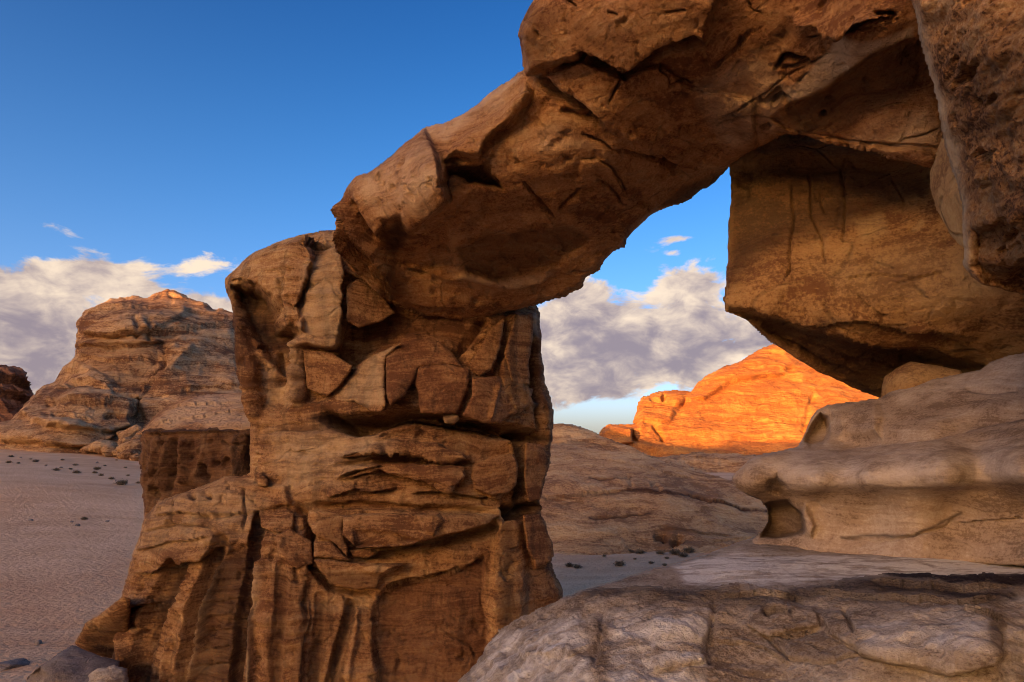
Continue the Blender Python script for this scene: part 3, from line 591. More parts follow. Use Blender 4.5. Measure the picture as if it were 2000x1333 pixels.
E = lambda x, y: (640 + x / 3.332, 220 + y / 3.332)
Fz = lambda x, y: (1000 + x / 3.332, y / 3.332)
G = lambda x, y: (1400 + x / 3.808, y / 3.808)
sp = []
flakes = []
for k in range(9):
    u = k / 8.0
    A0 = [(90, 540), (200, 690), (310, 850), (410, 1010), (445, 1220)]; B0 = [(50, 760), (120, 920), (230, 1060), (330, 1150), (420, 1240)]
    flakes.append(([E(a[0] + (b[0] - a[0]) * u, a[1] + (b[1] - a[1]) * u) for a, b in zip(A0, B0)], 3.2, 0.22 if k % 2 else 0.3, 'groove' if k % 2 else 'ridge'))
sp += [([E(100, 430), E(370, 310), E(630, 100), E(720, 290), E(735, 480), E(770, 580), E(640, 690), E(530, 770), E(470, 680), E(380, 690), E(320, 800), E(200, 650)], 0.75, 8, (0.3, 0.15))]
sp += [([E(740, 330), E(760, 250), E(900, 140), E(1100, 0), E(1300, -200), E(1340, -130), E(1200, 60), E(1060, 180), E(1000, 300), E(850, 280)], 0.55, 14)]
sp += [([E(760, 360), E(1000, 330), E(1100, 400), E(1150, 500), E(900, 480), E(820, 450), E(760, 560), E(740, 480)], -0.55, 12)]
sp += [([E(330, 790), E(470, 690), E(540, 770), E(740, 640), E(900, 560), E(800, 800), E(820, 980), E(600, 1080), E(430, 980)], -0.35, 22)]
sp += [([E(820, 880), E(1050, 760), E(1180, 780), E(1600, 730), E(1750, 800), E(1500, 1020), E(1100, 1100), E(900, 1040)], -0.28, 14)]
sp += [([Fz(100, 480), Fz(60, 200), Fz(150, 0), Fz(400, -300), Fz(1400, -350), Fz(1260, 280), Fz(1000, 300), Fz(870, 360), Fz(730, 480), Fz(480, 360), Fz(300, 410), Fz(200, 440)], 0.55, 9, (0, 0.12))]
sp += [([Fz(200, 500), Fz(420, 660), Fz(540, 800), Fz(900, 1020), Fz(1100, 1140), Fz(1390, 1100), Fz(1600, 960), Fz(1560, 640), Fz(1180, 560), Fz(950, 420), Fz(730, 490), Fz(480, 380)], 0.22, 10)]
sp += [([Fz(450, 1050), Fz(560, 1030), Fz(680, 1130), Fz(740, 1280), Fz(600, 1330), Fz(330, 1333), Fz(400, 1250)], 0.12, 7)]
sp += [([G(380, 860), G(560, 740), G(800, 640), G(1000, 490), G(1180, 370), G(1460, 290), G(1640, 300), G(1800, 700), G(1800, 1250), G(1590, 1250), G(1600, 1180), G(1390, 1130), G(1150, 1100), G(900, 1060), G(510, 960)], -0.35, 6, (-0.1, 0.1))]
sp += [([G(480, 1000), G(700, 1040), G(900, 1060), G(1150, 1105), G(1390, 1135), G(1640, 1140), G(1640, 1185), G(1590, 1250), G(1200, 1180), G(900, 1100), G(700, 1060)], 0.30, 4)]
sp += [([G(690, 270), G(850, 180), G(1050, 190), G(1100, 150), G(1040, 240), G(950, 290)], -0.5, 8)]
ss = []
ss += [([E(90, 540), E(200, 700), E(300, 860), E(400, 1000), E(440, 1230)], 10, 0.35, 'ridge'), ([E(60, 720), E(130, 880), E(250, 1050), E(400, 1200)], 8, 0.3, 'ridge'), ([E(120, 600), E(240, 800), E(340, 950), E(420, 1100)], 5, 0.35, 'groove'), ([E(55, 850), E(120, 960), E(260, 1090), E(380, 1230)], 5, 0.3, 'groove'),
       ([E(90, 640), E(200, 810), E(300, 950), E(380, 1060)], 4, 0.2, 'ridge'), ([E(160, 560), E(270, 760), E(320, 830)], 4, 0.25, 'groove')]
ss += [([E(800, 1020), E(950, 1070), E(1100, 1110), E(1300, 1110), E(1450, 1060)], 10, 0.22, 'ridge'), ([E(480, 1250), E(620, 1290), E(900, 1310)], 8, 0.3, 'groove'), ([E(500, 1010), E(700, 1050), E(880, 1080)], 8, 0.14, 'ledge'), ([E(1270, 450), E(1350, 560), E(1480, 690)], 4, 0.2, 'crack'), ([E(1650, 500), E(1560, 580), E(1510, 630)], 4, 0.25, 'crack'), ([E(1040, 200), E(1060, 240), E(1030, 310)], 6, 0.25, 'ridge')]
ss += [([Fz(430, 330), Fz(500, 390), Fz(620, 440), Fz(730, 490), Fz(870, 370), Fz(1000, 305), Fz(1130, 285), Fz(1260, 290)], 7, 0.55, 'groove'), ([Fz(200, 490), Fz(260, 580), Fz(350, 640), Fz(430, 700), Fz(500, 770), Fz(600, 850)], 8, 0.5, 'groove'), ([Fz(280, 440), Fz(400, 420), Fz(480, 380)], 4, 0.25, 'crack'), ([Fz(720, 510), Fz(660, 600), Fz(625, 670)], 3, 0.2, 'crack'),
       ([Fz(450, 880), Fz(560, 920), Fz(650, 980), Fz(800, 1010), Fz(960, 1050), Fz(1050, 1110), Fz(1150, 1140)], 4, 0.22, 'crack'), ([Fz(960, 1050), Fz(1060, 1110)], 7, 0.35, 'groove'), ([Fz(950, 400), Fz(960, 460), Fz(1010, 490), Fz(1030, 550), Fz(1120, 490), Fz(1180, 545)], 3, 0.14, 'crack'), ([Fz(1050, 580), Fz(1160, 610)], 3, 0.1, 'crack'), ([Fz(450, 1040), Fz(560, 1040), Fz(650, 1100), Fz(720, 1180), Fz(740, 1260)], 3, 0.12, 'crack'), ([Fz(350, 1320), Fz(440, 1240), Fz(560, 1230)], 4, 0.16, 'crack'), ([Fz(550, 1180), Fz(640, 1210), Fz(720, 1310)], 3, 0.14, 'crack'), ([Fz(1110, 800), Fz(1090, 870)], 3, 0.12, 'crack'), ([Fz(320, 700), Fz(420, 760), Fz(530, 810)], 8, 0.3, 'groove'), ([Fz(1300, 450), Fz(1450, 330), Fz(1560, 200)], 6, 0.12, 'crack'), ([Fz(620, 80), Fz(700, 95)], 3, 0.15, 'crack'), ([Fz(1000, 80), Fz(1150, 60)], 3, 0.12, 'crack'), ([Fz(360, 0), Fz(420, 45)], 3, 0.15, 'crack'),
       ([Fz(1550, 10), Fz(1570, 70), Fz(1640, 80)], 3, 0.14, 'crack')]
ss += [([G(560, 120), G(700, 140), G(900, 155), G(1100, 150), G(1250, 115), G(1350, 140)], 8, 0.35, 'ledge'), ([G(430, 520), G(490, 440), G(560, 400), G(640, 430), G(710, 440)], 5, 0.4, 'groove'), ([G(480, 500), G(600, 480), G(700, 450)], 5, 0.25, 'groove'), ([G(300, 740), G(360, 740), G(480, 640)], 5, 0.25, 'groove'), ([G(400, 750), G(480, 700), G(540, 730)], 6, 0.3, 'groove'), ([G(310, 970), G(400, 920)], 5, 0.3, 'groove'), ([G(0, 880), G(250, 750), G(500, 580), G(680, 480), G(850, 380)], 3, 0.1, 'crack'),
       ([G(0, 920), G(200, 850), G(380, 860)], 3, 0.1, 'crack'), ([G(140, 370), G(190, 280)], 3, 0.15, 'crack'), ([G(800, 840), G(802, 850)], 6, 0.3, 'groove!'), ([G(1380, 1030), G(1550, 990), G(1650, 950)], 3, 0.08, 'crack'), ([G(1180, 100), G(1300, 95), G(1330, 120)], 6, 0.4, 'groove'), ([G(1060, 215), G(1260, 215)], 3, 0.12, 'crack'), ([G(620, 600), G(700, 520)], 3, 0.1, 'crack')]
sst = [('line', st_[0], 1.5, 0.55) for st_ in ss if st_[3] == 'crack'] + [('poly', [E(840, 900), E(1050, 770), E(1180, 790), E(1600, 740), E(1720, 800), E(1480, 1000), E(1100, 1090), E(900, 1020)], 9, 0.48), ('poly', [E(750, 300), E(1000, 340), E(1150, 500), E(900, 470), E(760, 560)], 8, 0.95), ('poly', [E(340, 780), E(460, 700), E(540, 770), E(420, 960)], 10, 0.85), ('poly', [E(430, 900), E(520, 1180), E(380, 1250), E(330, 1050)], 14, 0.45),  # shade painted into cracks and the hollow beside the prow; oval is stain
       ('poly', [G(450, 860), G(900, 570), G(1200, 370), G(1500, 300), G(1600, 560), G(1400, 720), G(1150, 820), G(1000, 960), G(700, 1000)], 16, 0.72), ('line', [Fz(430, 340), Fz(730, 490), Fz(1000, 305), Fz(1250, 290)], 5, 0.85), ('line', [Fz(200, 490), Fz(430, 700), Fz(600, 850)], 6, 0.7), ('poly', [G(240, 370), G(500, 200), G(600, 160), G(540, 280), G(300, 400)], 8, 0.55), ('poly', [G(690, 290), G(860, 180), G(1100, 160), G(1040, 240), G(940, 290)], 5, 0.85), ('line', [G(430, 510), G(500, 420), G(640, 430), G(710, 440)], 5, 0.85), ('line', [G(60, 880), G(250, 760), G(330, 720), G(480, 630)], 6, 0.5), ('poly', [G(0, 920), G(250, 760), G(360, 740), G(200, 850)], 5, 0.45), ('line', [G(400, 750), G(540, 720)], 6, 0.6), ('poly', [Fz(950, 1333), Fz(1100, 1200), Fz(1380, 1120), Fz(1390, 1160), Fz(1150, 1333)], 6, 0.6), ('poly', [Fz(60, 200), Fz(140, 60), Fz(300, 60), Fz(200, 400), Fz(80, 420)], 14, 0.4), ('poly', [Fz(300, 100), Fz(900, 100), Fz(850, 330), Fz(720, 440), Fz(450, 300)], 25, 0.25)]
spp = [('poly', [Fz(1200, 560), Fz(1600, 350), Fz(1800, 560), Fz(1660, 900), Fz(1400, 960), Fz(1300, 800)], 20, 0.6), ('poly', [G(400, 720), G(620, 600), G(900, 300), G(1180, 300), G(1450, 200), G(1450, 280), G(1160, 370), G(800, 630), G(560, 740)], 6, 1.2), ('poly', [E(130, 470), E(370, 330), E(620, 130), E(700, 300), E(720, 480), E(640, 650), E(480, 650), E(340, 640)], 16, 0.5), ('poly', [G(150, 980), G(300, 860), G(500, 950), G(300, 1000)], 10, 0.6), ('poly', [Fz(50, 850), Fz(300, 820), Fz(520, 930), Fz(700, 1000), Fz(300, 960), Fz(0, 1000)], 14, 0.4), ('poly', [E(300, 60), E(760, 200), E(900, 100), E(1100, -10), E(1280, -240), E(1200, -260), E(640, 80)], 10, 0.6), ('poly', [G(1200, 900), G(1560, 800), G(1700, 960), G(1600, 1130), G(1000, 1060)], 20, 0.8), ('line', [E(800, 1020), E(1100, 1110), E(1450, 1060)], 7, 0.45)]
span, span_d = relief('span', span_outline, SPAN_D, M_SPAN, arch, step=2.6, edge=26, thick=3.2, back=160, warp=(5, 0.03), plates=sp, strokes=ss + flakes, stain=sst, pale=spp, seed=21.0,
      noise=[('fbm', 0.4, 0.20, 3), ('ridge', 1.0, 0.07, 4), ('fbm', 2.2, 0.04, 4), ('pits', 2.5, 0.10, 3), ('ridge', 4.0, 0.015, 3)])

# ---- block hanging from the overhang at the right
BLOCK_D = [(1423, 330, 15.2), (1421, 510, 14.6), (1413, 595, 14.2), (1550, 300, 14.8), (1700, 330, 14.0), (1600, 450, 13.9), (1500, 600, 13.8), (1700, 560, 13.0), (1850, 450, 12.4), (1850, 620, 12.6), (2000, 600, 11.8), (1500, 665, 14.9), (1640, 745, 15.4), (1720, 778, 15.4), (1800, 720, 14.4), (1950, 690, 13.2), (1900, 820, 15.2), (2100, 750, 13.0), (2100, 400, 11.5), (2400, 700, 12.0), (2400, 350, 11.0), (1700, 200, 14.5), (1650, 650, 13.6)]
block_outline = [(1424, 326), (1428, 384), (1423, 432), (1421, 510), (1413, 585), (1416, 607), (1458, 625), (1500, 664), (1530, 685), (1578, 715), (1638, 745), (1686, 766), (1719, 778), (1760, 800), (1900, 815), (2120, 790), (2380, 760), (2380, 300), (1900, 200), (1650, 200), (1500, 220), (1440, 280)]
R6 = lambda x, y: (1350 + x / 1.666, y / 1.666)
block, block_d = relief('hanging_block', block_outline, BLOCK_D, M_BLOCK, arch, step=3.1, edge=16, thick=4.5, back=200, warp=(4, 0.03), seed=31.0,
      plates=[([R6(110, 1000), R6(200, 985), R6(350, 1040), R6(520, 1100), R6(750, 1120), R6(900, 1160), R6(1000, 1200), R6(1000, 1330), R6(600, 1330), R6(200, 1060)], -0.45, 22, (0, 0)), ([R6(120, 560), R6(300, 500), R6(520, 540), R6(500, 700), R6(330, 720), R6(200, 800), R6(120, 850)], -0.18, 30)],
      strokes=[([R6(320, 600), R6(335, 700), R6(318, 800), R6(322, 870), R6(295, 910)], 2.6, 0.18, 'crack'), ([R6(385, 560), R6(395, 700), R6(430, 780), R6(438, 850)], 2.6, 0.17, 'crack'), ([R6(510, 510), R6(492, 560), R6(500, 700), R6(495, 790)], 2.6, 0.20, 'crack'), ([R6(420, 620), R6(440, 690)], 2.6, 0.12, 'crack'), ([R6(430, 640), R6(460, 620)], 2.6, 0.07, 'crack'), ([R6(650, 580), R6(690, 640), R6(690, 690)], 2.6, 0.09, 'crack'), ([R6(115, 1000), R6(190, 985), R6(340, 1040), R6(440, 1050), R6(560, 1030), R6(700, 1060), R6(830, 1070), R6(960, 1100)], 8, 0.14, 'ledge'), ([R6(400, 1070), R6(600, 1110), R6(800, 1140), R6(920, 1170)], 8, 0.10, 'ledge'), ([R6(300, 1080), R6(500, 1150), R6(700, 1190)], 7, 0.09, 'ledge'), ([R6(220, 1060), R6(400, 1150), R6(580, 1220)], 6, 0.08, 'ledge'), ([R6(660, 920), R6(730, 905)], 2.6, 0.07, 'crack'), ([R6(280, 850), R6(310, 890)], 4, 0.1, 'ridge'), ([R6(540, 960), R6(600, 1010), R6(640, 1020)], 2.6, 0.06, 'crack'), ([R6(480, 910), R6(600, 890), R6(720, 900), R6(840, 880)], 5, 0.06, 'ledge')],
      stain=[('line', [R6(320, 600), R6(335, 700), R6(318, 800), R6(322, 870), R6(295, 910)], 1.5, 0.6), ('line', [R6(385, 560), R6(395, 700), R6(430, 780), R6(438, 850)], 1.5, 0.6), ('line', [R6(510, 510), R6(492, 560), R6(500, 700), R6(495, 790)], 1.5, 0.6), ('line', [R6(420, 620), R6(440, 690)], 1.5, 0.6), ('line', [R6(430, 640), R6(460, 620)], 1.5, 0.6), ('line', [R6(650, 580), R6(690, 640), R6(690, 690)], 1.5, 0.6), ('line', [R6(660, 920), R6(730, 905)], 1.5, 0.6), ('line', [R6(540, 960), R6(600, 1010), R6(640, 1020)], 1.5, 0.6), ('poly', [R6(110, 560), R6(300, 480), R6(520, 540), R6(780, 560), R6(760, 640), R6(500, 740), R6(320, 780), R6(200, 860), R6(110, 960)], 30, 0.85), ('poly', [R6(130, 1010), R6(400, 1070), R6(800, 1160), R6(960, 1190), R6(700, 1260), R6(600, 1290), R6(250, 1100)], 10, 0.75), ('line', [R6(430, 1040), R6(700, 1060), R6(900, 1130)], 10, 0.5)],  # thin lines paint in crack shade; upper face and underside darkened too
      pale=[('poly', [R6(530, 720), R6(620, 690), R6(640, 760), R6(560, 800)], 10, 0.5), ('line', [R6(725, 745), R6(750, 722)], 5, 0.7), ('poly', [R6(400, 850), R6(800, 800), R6(1000, 900), R6(900, 1020), R6(500, 960)], 40, 0.35)],
      noise=[('fbm', 0.4, 0.18, 3), ('ridge', 1.1, 0.05, 4), ('strata', 2.6, 0.03, 4, (0.2, 0)), ('fbm', 3.0, 0.02, 3), ('pits', 3.0, 0.05, 3)])

# ---- coarse overhang nearest to the camera at the top right
OVER_D = [(1779, 0, 6.4), (1830, 180, 6.6), (1848, 288, 6.8), (1880, 400, 6.8), (1881, 516, 6.9), (1900, 100, 5.7), (2000, 0, 5.0), (2000, 200, 5.2), (1950, 400, 5.9), (2000, 500, 6.0), (1920, 558, 6.8), (2000, 576, 6.8), (2150, 600, 6.0), (2150, -150, 4.4), (1780, -150, 6.0), (2450, 300, 4.6), (2450, 600, 5.4), (2450, -150, 4.2)]
over_outline = [(1760, -130), (1779, 0), (1792, 36), (1806, 102), (1830, 180), (1840, 250), (1847, 288), (1868, 345), (1883, 395), (1882, 450), (1881, 516), (1896, 540), (1920, 558), (1950, 565), (2000, 577), (2130, 600), (2300, 590), (2430, 560), (2430, -130)]
over, _ = relief('overhang', over_outline, OVER_D, M_COARSE, arch, step=3.1, edge=22, thick=4.0, back=120, warp=(4, 0.04), seed=41.0,
      plates=[([(1900, 440), (1960, 430), (2050, 470), (2050, 600), (1930, 560), (1895, 520)], -0.25, 20)],
      strokes=[([(1788, 20), (1806, 100), (1832, 185), (1850, 290), (1882, 390), (1884, 500)], 12, 0.10, 'ridge')],
      stain=[('poly', [(1870, 120), (2000, 60), (2050, 200), (2000, 330), (1890, 240)], 60, 0.6), ('poly', [(1860, 260), (1960, 330), (2060, 380), (2060, 600), (1920, 540), (1890, 400)], 30, 0.5)],
      pale=[('poly', [(1815, 300), (1850, 300), (1885, 400), (1880, 540), (1890, 440), (1900, 480), (1882, 500), (1875, 420)], 12, 0.8), ('line', [(1790, 20), (1806, 90), (1836, 190), (1856, 280), (1884, 390), (1884, 520)], 12, 0.95)],
      noise=[('fbm', 0.7, 0.14, 3), ('ridge', 1.5, 0.12, 5, (0.7, 0.7, 1.4)), ('pits', 2.0, 0.20, 4, (0.8, 0.8, 1.8)), ('billow', 4.0, 0.06, 4, (0.6, .6, 1.6)), ('fbm', 12, 0.012, 3)], dampw=46, edge_keep=0.12)
relief('smooth_lobe', [(1840, 270), (1900, 300), (1930, 400), (1920, 500), (1876, 482), (1854, 458), (1830, 411), (1815, 362), (1818, 332)], [(1818, 332, 9.2), (1848, 290, 8.6), (1815, 362, 9.2), (1830, 411, 9.0), (1860, 380, 8.2), (1876, 482, 8.5), (1930, 400, 7.6)], M_BLOCK, arch, step=2.6, edge=22, thick=1.5, back=40, warp=(3, 0.04), seed=43.0,
      pale=[('poly', [(1800, 250), (1960, 250), (1960, 520), (1800, 520)], 5, 0.3)], noise=[('fbm', 0.9, 0.06, 3), ('pits', 3.0, 0.06, 3), ('fbm', 6, 0.012, 3)])

# ---- unseen rock continuing the overhang behind the camera, added to block sky glow
def build_sky_blocker():
    path = np.array([(12.0, 16.0), (9.5, 10.0), (7.2, 5.0), (6.4, 0.5), (5.8, -4.0), (4.6, -9.0), (2.0, -13.5), (-1.0, -17.0)])
    n = 90; tt = np.linspace(0, 1, n); L = np.linspace(0, 1, len(path))
    cx = np.interp(tt, L, path[:, 0]); cy = np.interp(tt, L, path[:, 1])
    dx = np.gradient(cx); dy = np.gradient(cy); l = np.hypot(dx, dy); nx_, ny_ = -dy / l, dx / l      # points away from the camera side
    prof = np.array([(0.0, -1.5), (0.2, 3.0), (-0.3, 6.0), (0.1, 9.0), (-0.6, 12.0), (-0.2, 16.0), (0.8, 20.0), (2.5, 23.0), (5.5, 24.0), (9.0, 22.0), (11.0, 14.0), (12.0, -1.5)])
    pt = np.linspace(0, 1, 110); pL = np.linspace(0, 1, len(prof)); po = np.interp(pt, pL, prof[:, 0]); pz = np.interp(pt, pL, prof[:, 1])
    s = np.sin(tt * math.pi) ** 0.35
    X = cx[:, None] + nx_[:, None] * po[None]; Y = cy[:, None] + ny_[:, None] * po[None]; Z = pz[None] * (0.45 + 0.55 * s[:, None])
    P = np.stack([X, Y, Z + 0 * X], -1)
    d = 0.9 * fbm(P, 0.2, 4, 0.5, 3) + 0.25 * fbm(P, 0.9, 4, 0.5, 7, kind='ridge')
    P[..., 0] += nx_[:, None] * d; P[..., 1] += ny_[:, None] * d
    m = 110; I = np.arange(n * m).reshape(n, m)
    fc = np.stack([I[:-1, :-1], I[:-1, 1:], I[1:, 1:], I[1:, :-1]], -1).reshape(-1, 4)
    new_obj('sky_blocking_rock', P.reshape(-1, 3), fc, M_COARSE, arch)
build_sky_blocker()

# ================================================================== smooth undercut shelf rock at the right
SHELF_D = [(1722, 777, 13.4), (1600, 795, 14.2), (1575, 850, 14.2), (1650, 850, 13.4), (1558, 875, 13.6), (1486, 887, 13.0), (1430, 933, 13.0), (1480, 940, 12.4), (1560, 920, 12.1), (1700, 880, 11.9), (1700, 820, 12.9), (1900, 720, 12.2), (2000, 695, 11.4), (2000, 780, 10.8), (1850, 800, 11.8), (1900, 890, 10.4), (2000, 870, 9.7), (1700, 920, 10.95), (1700, 947, 10.9), (1700, 980, 11.5), (1600, 940, 11.5), (1600, 985, 12.3), (1500, 985, 13.2), (1500, 1030, 13.4), (1580, 1020, 12.4), (1700, 1005, 11.75), (1850, 920, 10.0), (1850, 950, 10.05), (1850, 985, 10.8), (1850, 1010, 11.0), (2000, 920, 9.15), (2000, 950, 9.3), (2000, 985, 10.0), (2000, 1010, 10.2), (1480, 1060, 13.0), (1600, 1060, 12.2), (1800, 1060, 10.9), (2000, 1060, 10.0), (2150, 700, 10.5), (2150, 900, 8.8), (2150, 1060, 9.3), (1700, 1100, 11.4), (2150, 1100, 9.0), (2450, 640, 9.5), (2450, 900, 7.8), (2450, 1110, 8.0)]
shelf_outline = [(2430, 630), (2130, 668), (2000, 690), (1966, 696), (1933, 708), (1915, 722), (1856, 734), (1808, 743), (1755, 756), (1722, 778), (1664, 785), (1616, 791), (1595, 801), (1585, 815), (1573, 846), (1558, 874), (1520, 882), (1486, 888), (1462, 899), (1438, 922), (1428, 934), (1435, 951), (1458, 967), (1486, 977), (1500, 995), (1502, 1019), (1491, 1036), (1470, 1055), (1470, 1090), (2130, 1110), (2430, 1110)]
R7 = lambda x, y: (1040 + x / 2.083, 640 + y / 2.083)
shelf = empty('shelf_rock', 'smooth wind-carved shelf of pale sandstone with rounded undercut nose, right side', 'rock')
relief('rock_body', shelf_outline, SHELF_D, M_SHELF, shelf, step=2.6, edge=26, thick=4.5, back=160, warp=(2.0, 0.02), seed=51.0, swarp=3,
      plates=[([R7(1100, 470), R7(1140, 380), R7(1170, 345), R7(1200, 360), R7(1210, 430), R7(1190, 480), R7(1130, 500)], -0.7, 9), ([R7(1210, 330), R7(1400, 300), R7(1440, 360), R7(1400, 430), R7(1230, 450)], 0.25, 18), ([R7(950, 610), R7(1000, 590), R7(1050, 640), R7(1000, 690), R7(950, 660)], -0.3, 12), ([R7(950, 715), R7(1040, 710), R7(1095, 760), R7(1105, 830), R7(1060, 845), R7(930, 850), R7(960, 790)], -0.9, 9), ([R7(1110, 720), R7(1160, 810), R7(1140, 860), R7(1105, 840), R7(1090, 750)], 0.2, 8)],
      strokes=[([R7(870, 590), R7(1000, 545), R7(1150, 570), R7(1300, 600), R7(1500, 600), R7(1750, 560), R7(2100, 520)], 40, 0.08, 'ridge'), ([R7(900, 690), R7(1080, 700), R7(1250, 690), R7(1450, 690), R7(1700, 690), R7(2100, 660)], 26, 0.08, 'groove'), ([R7(1200, 470), R7(1400, 440), R7(1600, 430), R7(1800, 380), R7(2100, 330)], 14, 0.18, 'groove'), ([R7(1260, 855), R7(1400, 870), R7(1550, 845), R7(1680, 810), R7(1740, 760)], 3, 0.10, 'crack'), ([R7(1700, 800), R7(1850, 780), R7(2100, 770)], 5, 0.05, 'ledge'), ([R7(1750, 250), R7(1850, 260), R7(1990, 250)], 6, 0.08, 'groove')],
      stain=[('poly', [R7(960, 600), R7(1040, 600), R7(1020, 680), R7(950, 660)], 8, 0.3), ('poly', [R7(950, 715), R7(1100, 730), R7(1105, 840), R7(930, 850)], 5, 0.45), ('line', [R7(1260, 855), R7(1550, 845), R7(1740, 760)], 3, 0.8)],  # shade painted into the nose dimple, undercut hollow and crack
      pale=[('poly', [R7(900, 560), R7(1050, 530), R7(1400, 550), R7(1700, 480), R7(2000, 480), R7(2000, 620), R7(1500, 650), R7(1100, 640)], 25, 0.55), ('poly', [R7(1450, 250), R7(1850, 160), R7(2000, 120), R7(2000, 240), R7(1500, 300)], 20, 0.4)],
      noise=[('fbm', 0.5, 0.10, 3), ('strata', 2.5, 0.022, 4, (0.1, 0)), ('strata', 9, 0.006, 3, (0.14, 0)), ('fbm', 3.0, 0.012, 3)])

# wedged boulder
wb = empty('boulder', 'small rounded tan boulder wedged on the shelf under the hanging block', 'boulder')
relief('stone', [(1721, 800), (1722, 757), (1728, 736), (1752, 718), (1779, 706), (1806, 711), (1840, 716), (1876, 724), (1890, 760), (1800, 810)], [(1722, 760, 13.9), (1760, 735, 13.2), (1779, 712, 13.3), (1870, 728, 12.9), (1760, 790, 13.2), (1850, 770, 12.8)], M_BLOCK, wb, step=2.4, edge=20, thick=0.8, back=30, seed=61, warp=(2, 0.03), pale=[('poly', [(1722, 760), (1779, 700), (1880, 715), (1880, 740), (1760, 750)], 10, 0.4)], noise=[('fbm', 1.2, 0.05, 3), ('fbm', 5, 0.012, 3)])

# ================================================================== foreground ledge
R8 = lambda x, y: (880 + x / 1.786, 1000 + y / 1.786)
H8 = lambda x, y: (1400 + x / 3.333, 1000 + y / 3.333)
ledge = empty('rock_ledge', 'pale grey-brown sandstone ledge in the foreground with rough dark rim', 'rock ledge')
def rear_depth(px, py):
    r = ray(px, py)
    return np.clip(-1.66 / np.minimum(r[..., 2] - 0.012 * r[..., 0], -0.05), 0.9, 16)
relief('pale_slab', [(1080, 1215), (1126, 1157), (1216, 1132), (1266, 1115), (1322, 1101), (1384, 1081), (1474, 1048), (1600, 1032), (2130, 1010), (2430, 1005), (2430, 1215)], rear_depth, M_LEDGE, ledge, step=2.4, edge=12, edge_k=0.6, thick=1.5, back=60, warp=(3, 0.03), seed=71.0,
      strokes=[([R8(780, 190), R8(950, 215), R8(1200, 190), R8(1500, 190), R8(1900, 150)], 12, 0.04, 'ridge'), ([R8(800, 160), R8(1100, 150), R8(1500, 130), R8(2000, 110)], 10, 0.035, 'groove')],
      stain=[('poly', [R8(1100, 100), R8(2200, 60), R8(2200, 110), R8(1500, 140), R8(1100, 140)], 14, 0.28)],
      pale=[('poly', [R8(780, 190), R8(1000, 140), R8(1500, 165), R8(1950, 120), R8(2200, 150), R8(2200, 240), R8(1500, 230), R8(1200, 250), R8(820, 250)], 12, 1.2)],
      noise=[('fbm', 0.6, 0.06, 3), ('ridge', 1.8, 0.02, 4), ('fbm', 6.0, 0.008, 4)])
FRONT_D = [(1000, 1205, 7.6), (1126, 1157, 7.4), (1266, 1147, 7.0), (1440, 1142, 6.7), (1600, 1145, 6.5), (1742, 1124, 6.4), (2000, 1125, 6.1), (2130, 1125, 6.0), (930, 1297, 7.2), (880, 1380, 6.8), (1100, 1230, 6.6), (1300, 1210, 6.2), (1500, 1215, 6.0), (1700, 1200, 5.7), (1950, 1200, 5.4), (1050, 1333, 6.0), (1300, 1333, 5.5), (1550, 1333, 5.4), (1800, 1333, 5.1), (2000, 1333, 5.0), (1000, 1480, 5.4), (1500, 1480, 4.8), (2100, 1480, 4.4), (1930, 1260, 5.0), (1750, 1270, 5.25), (1450, 1270, 5.9), (2450, 1115, 5.8), (2450, 1300, 4.8), (2450, 1480, 4.2)]
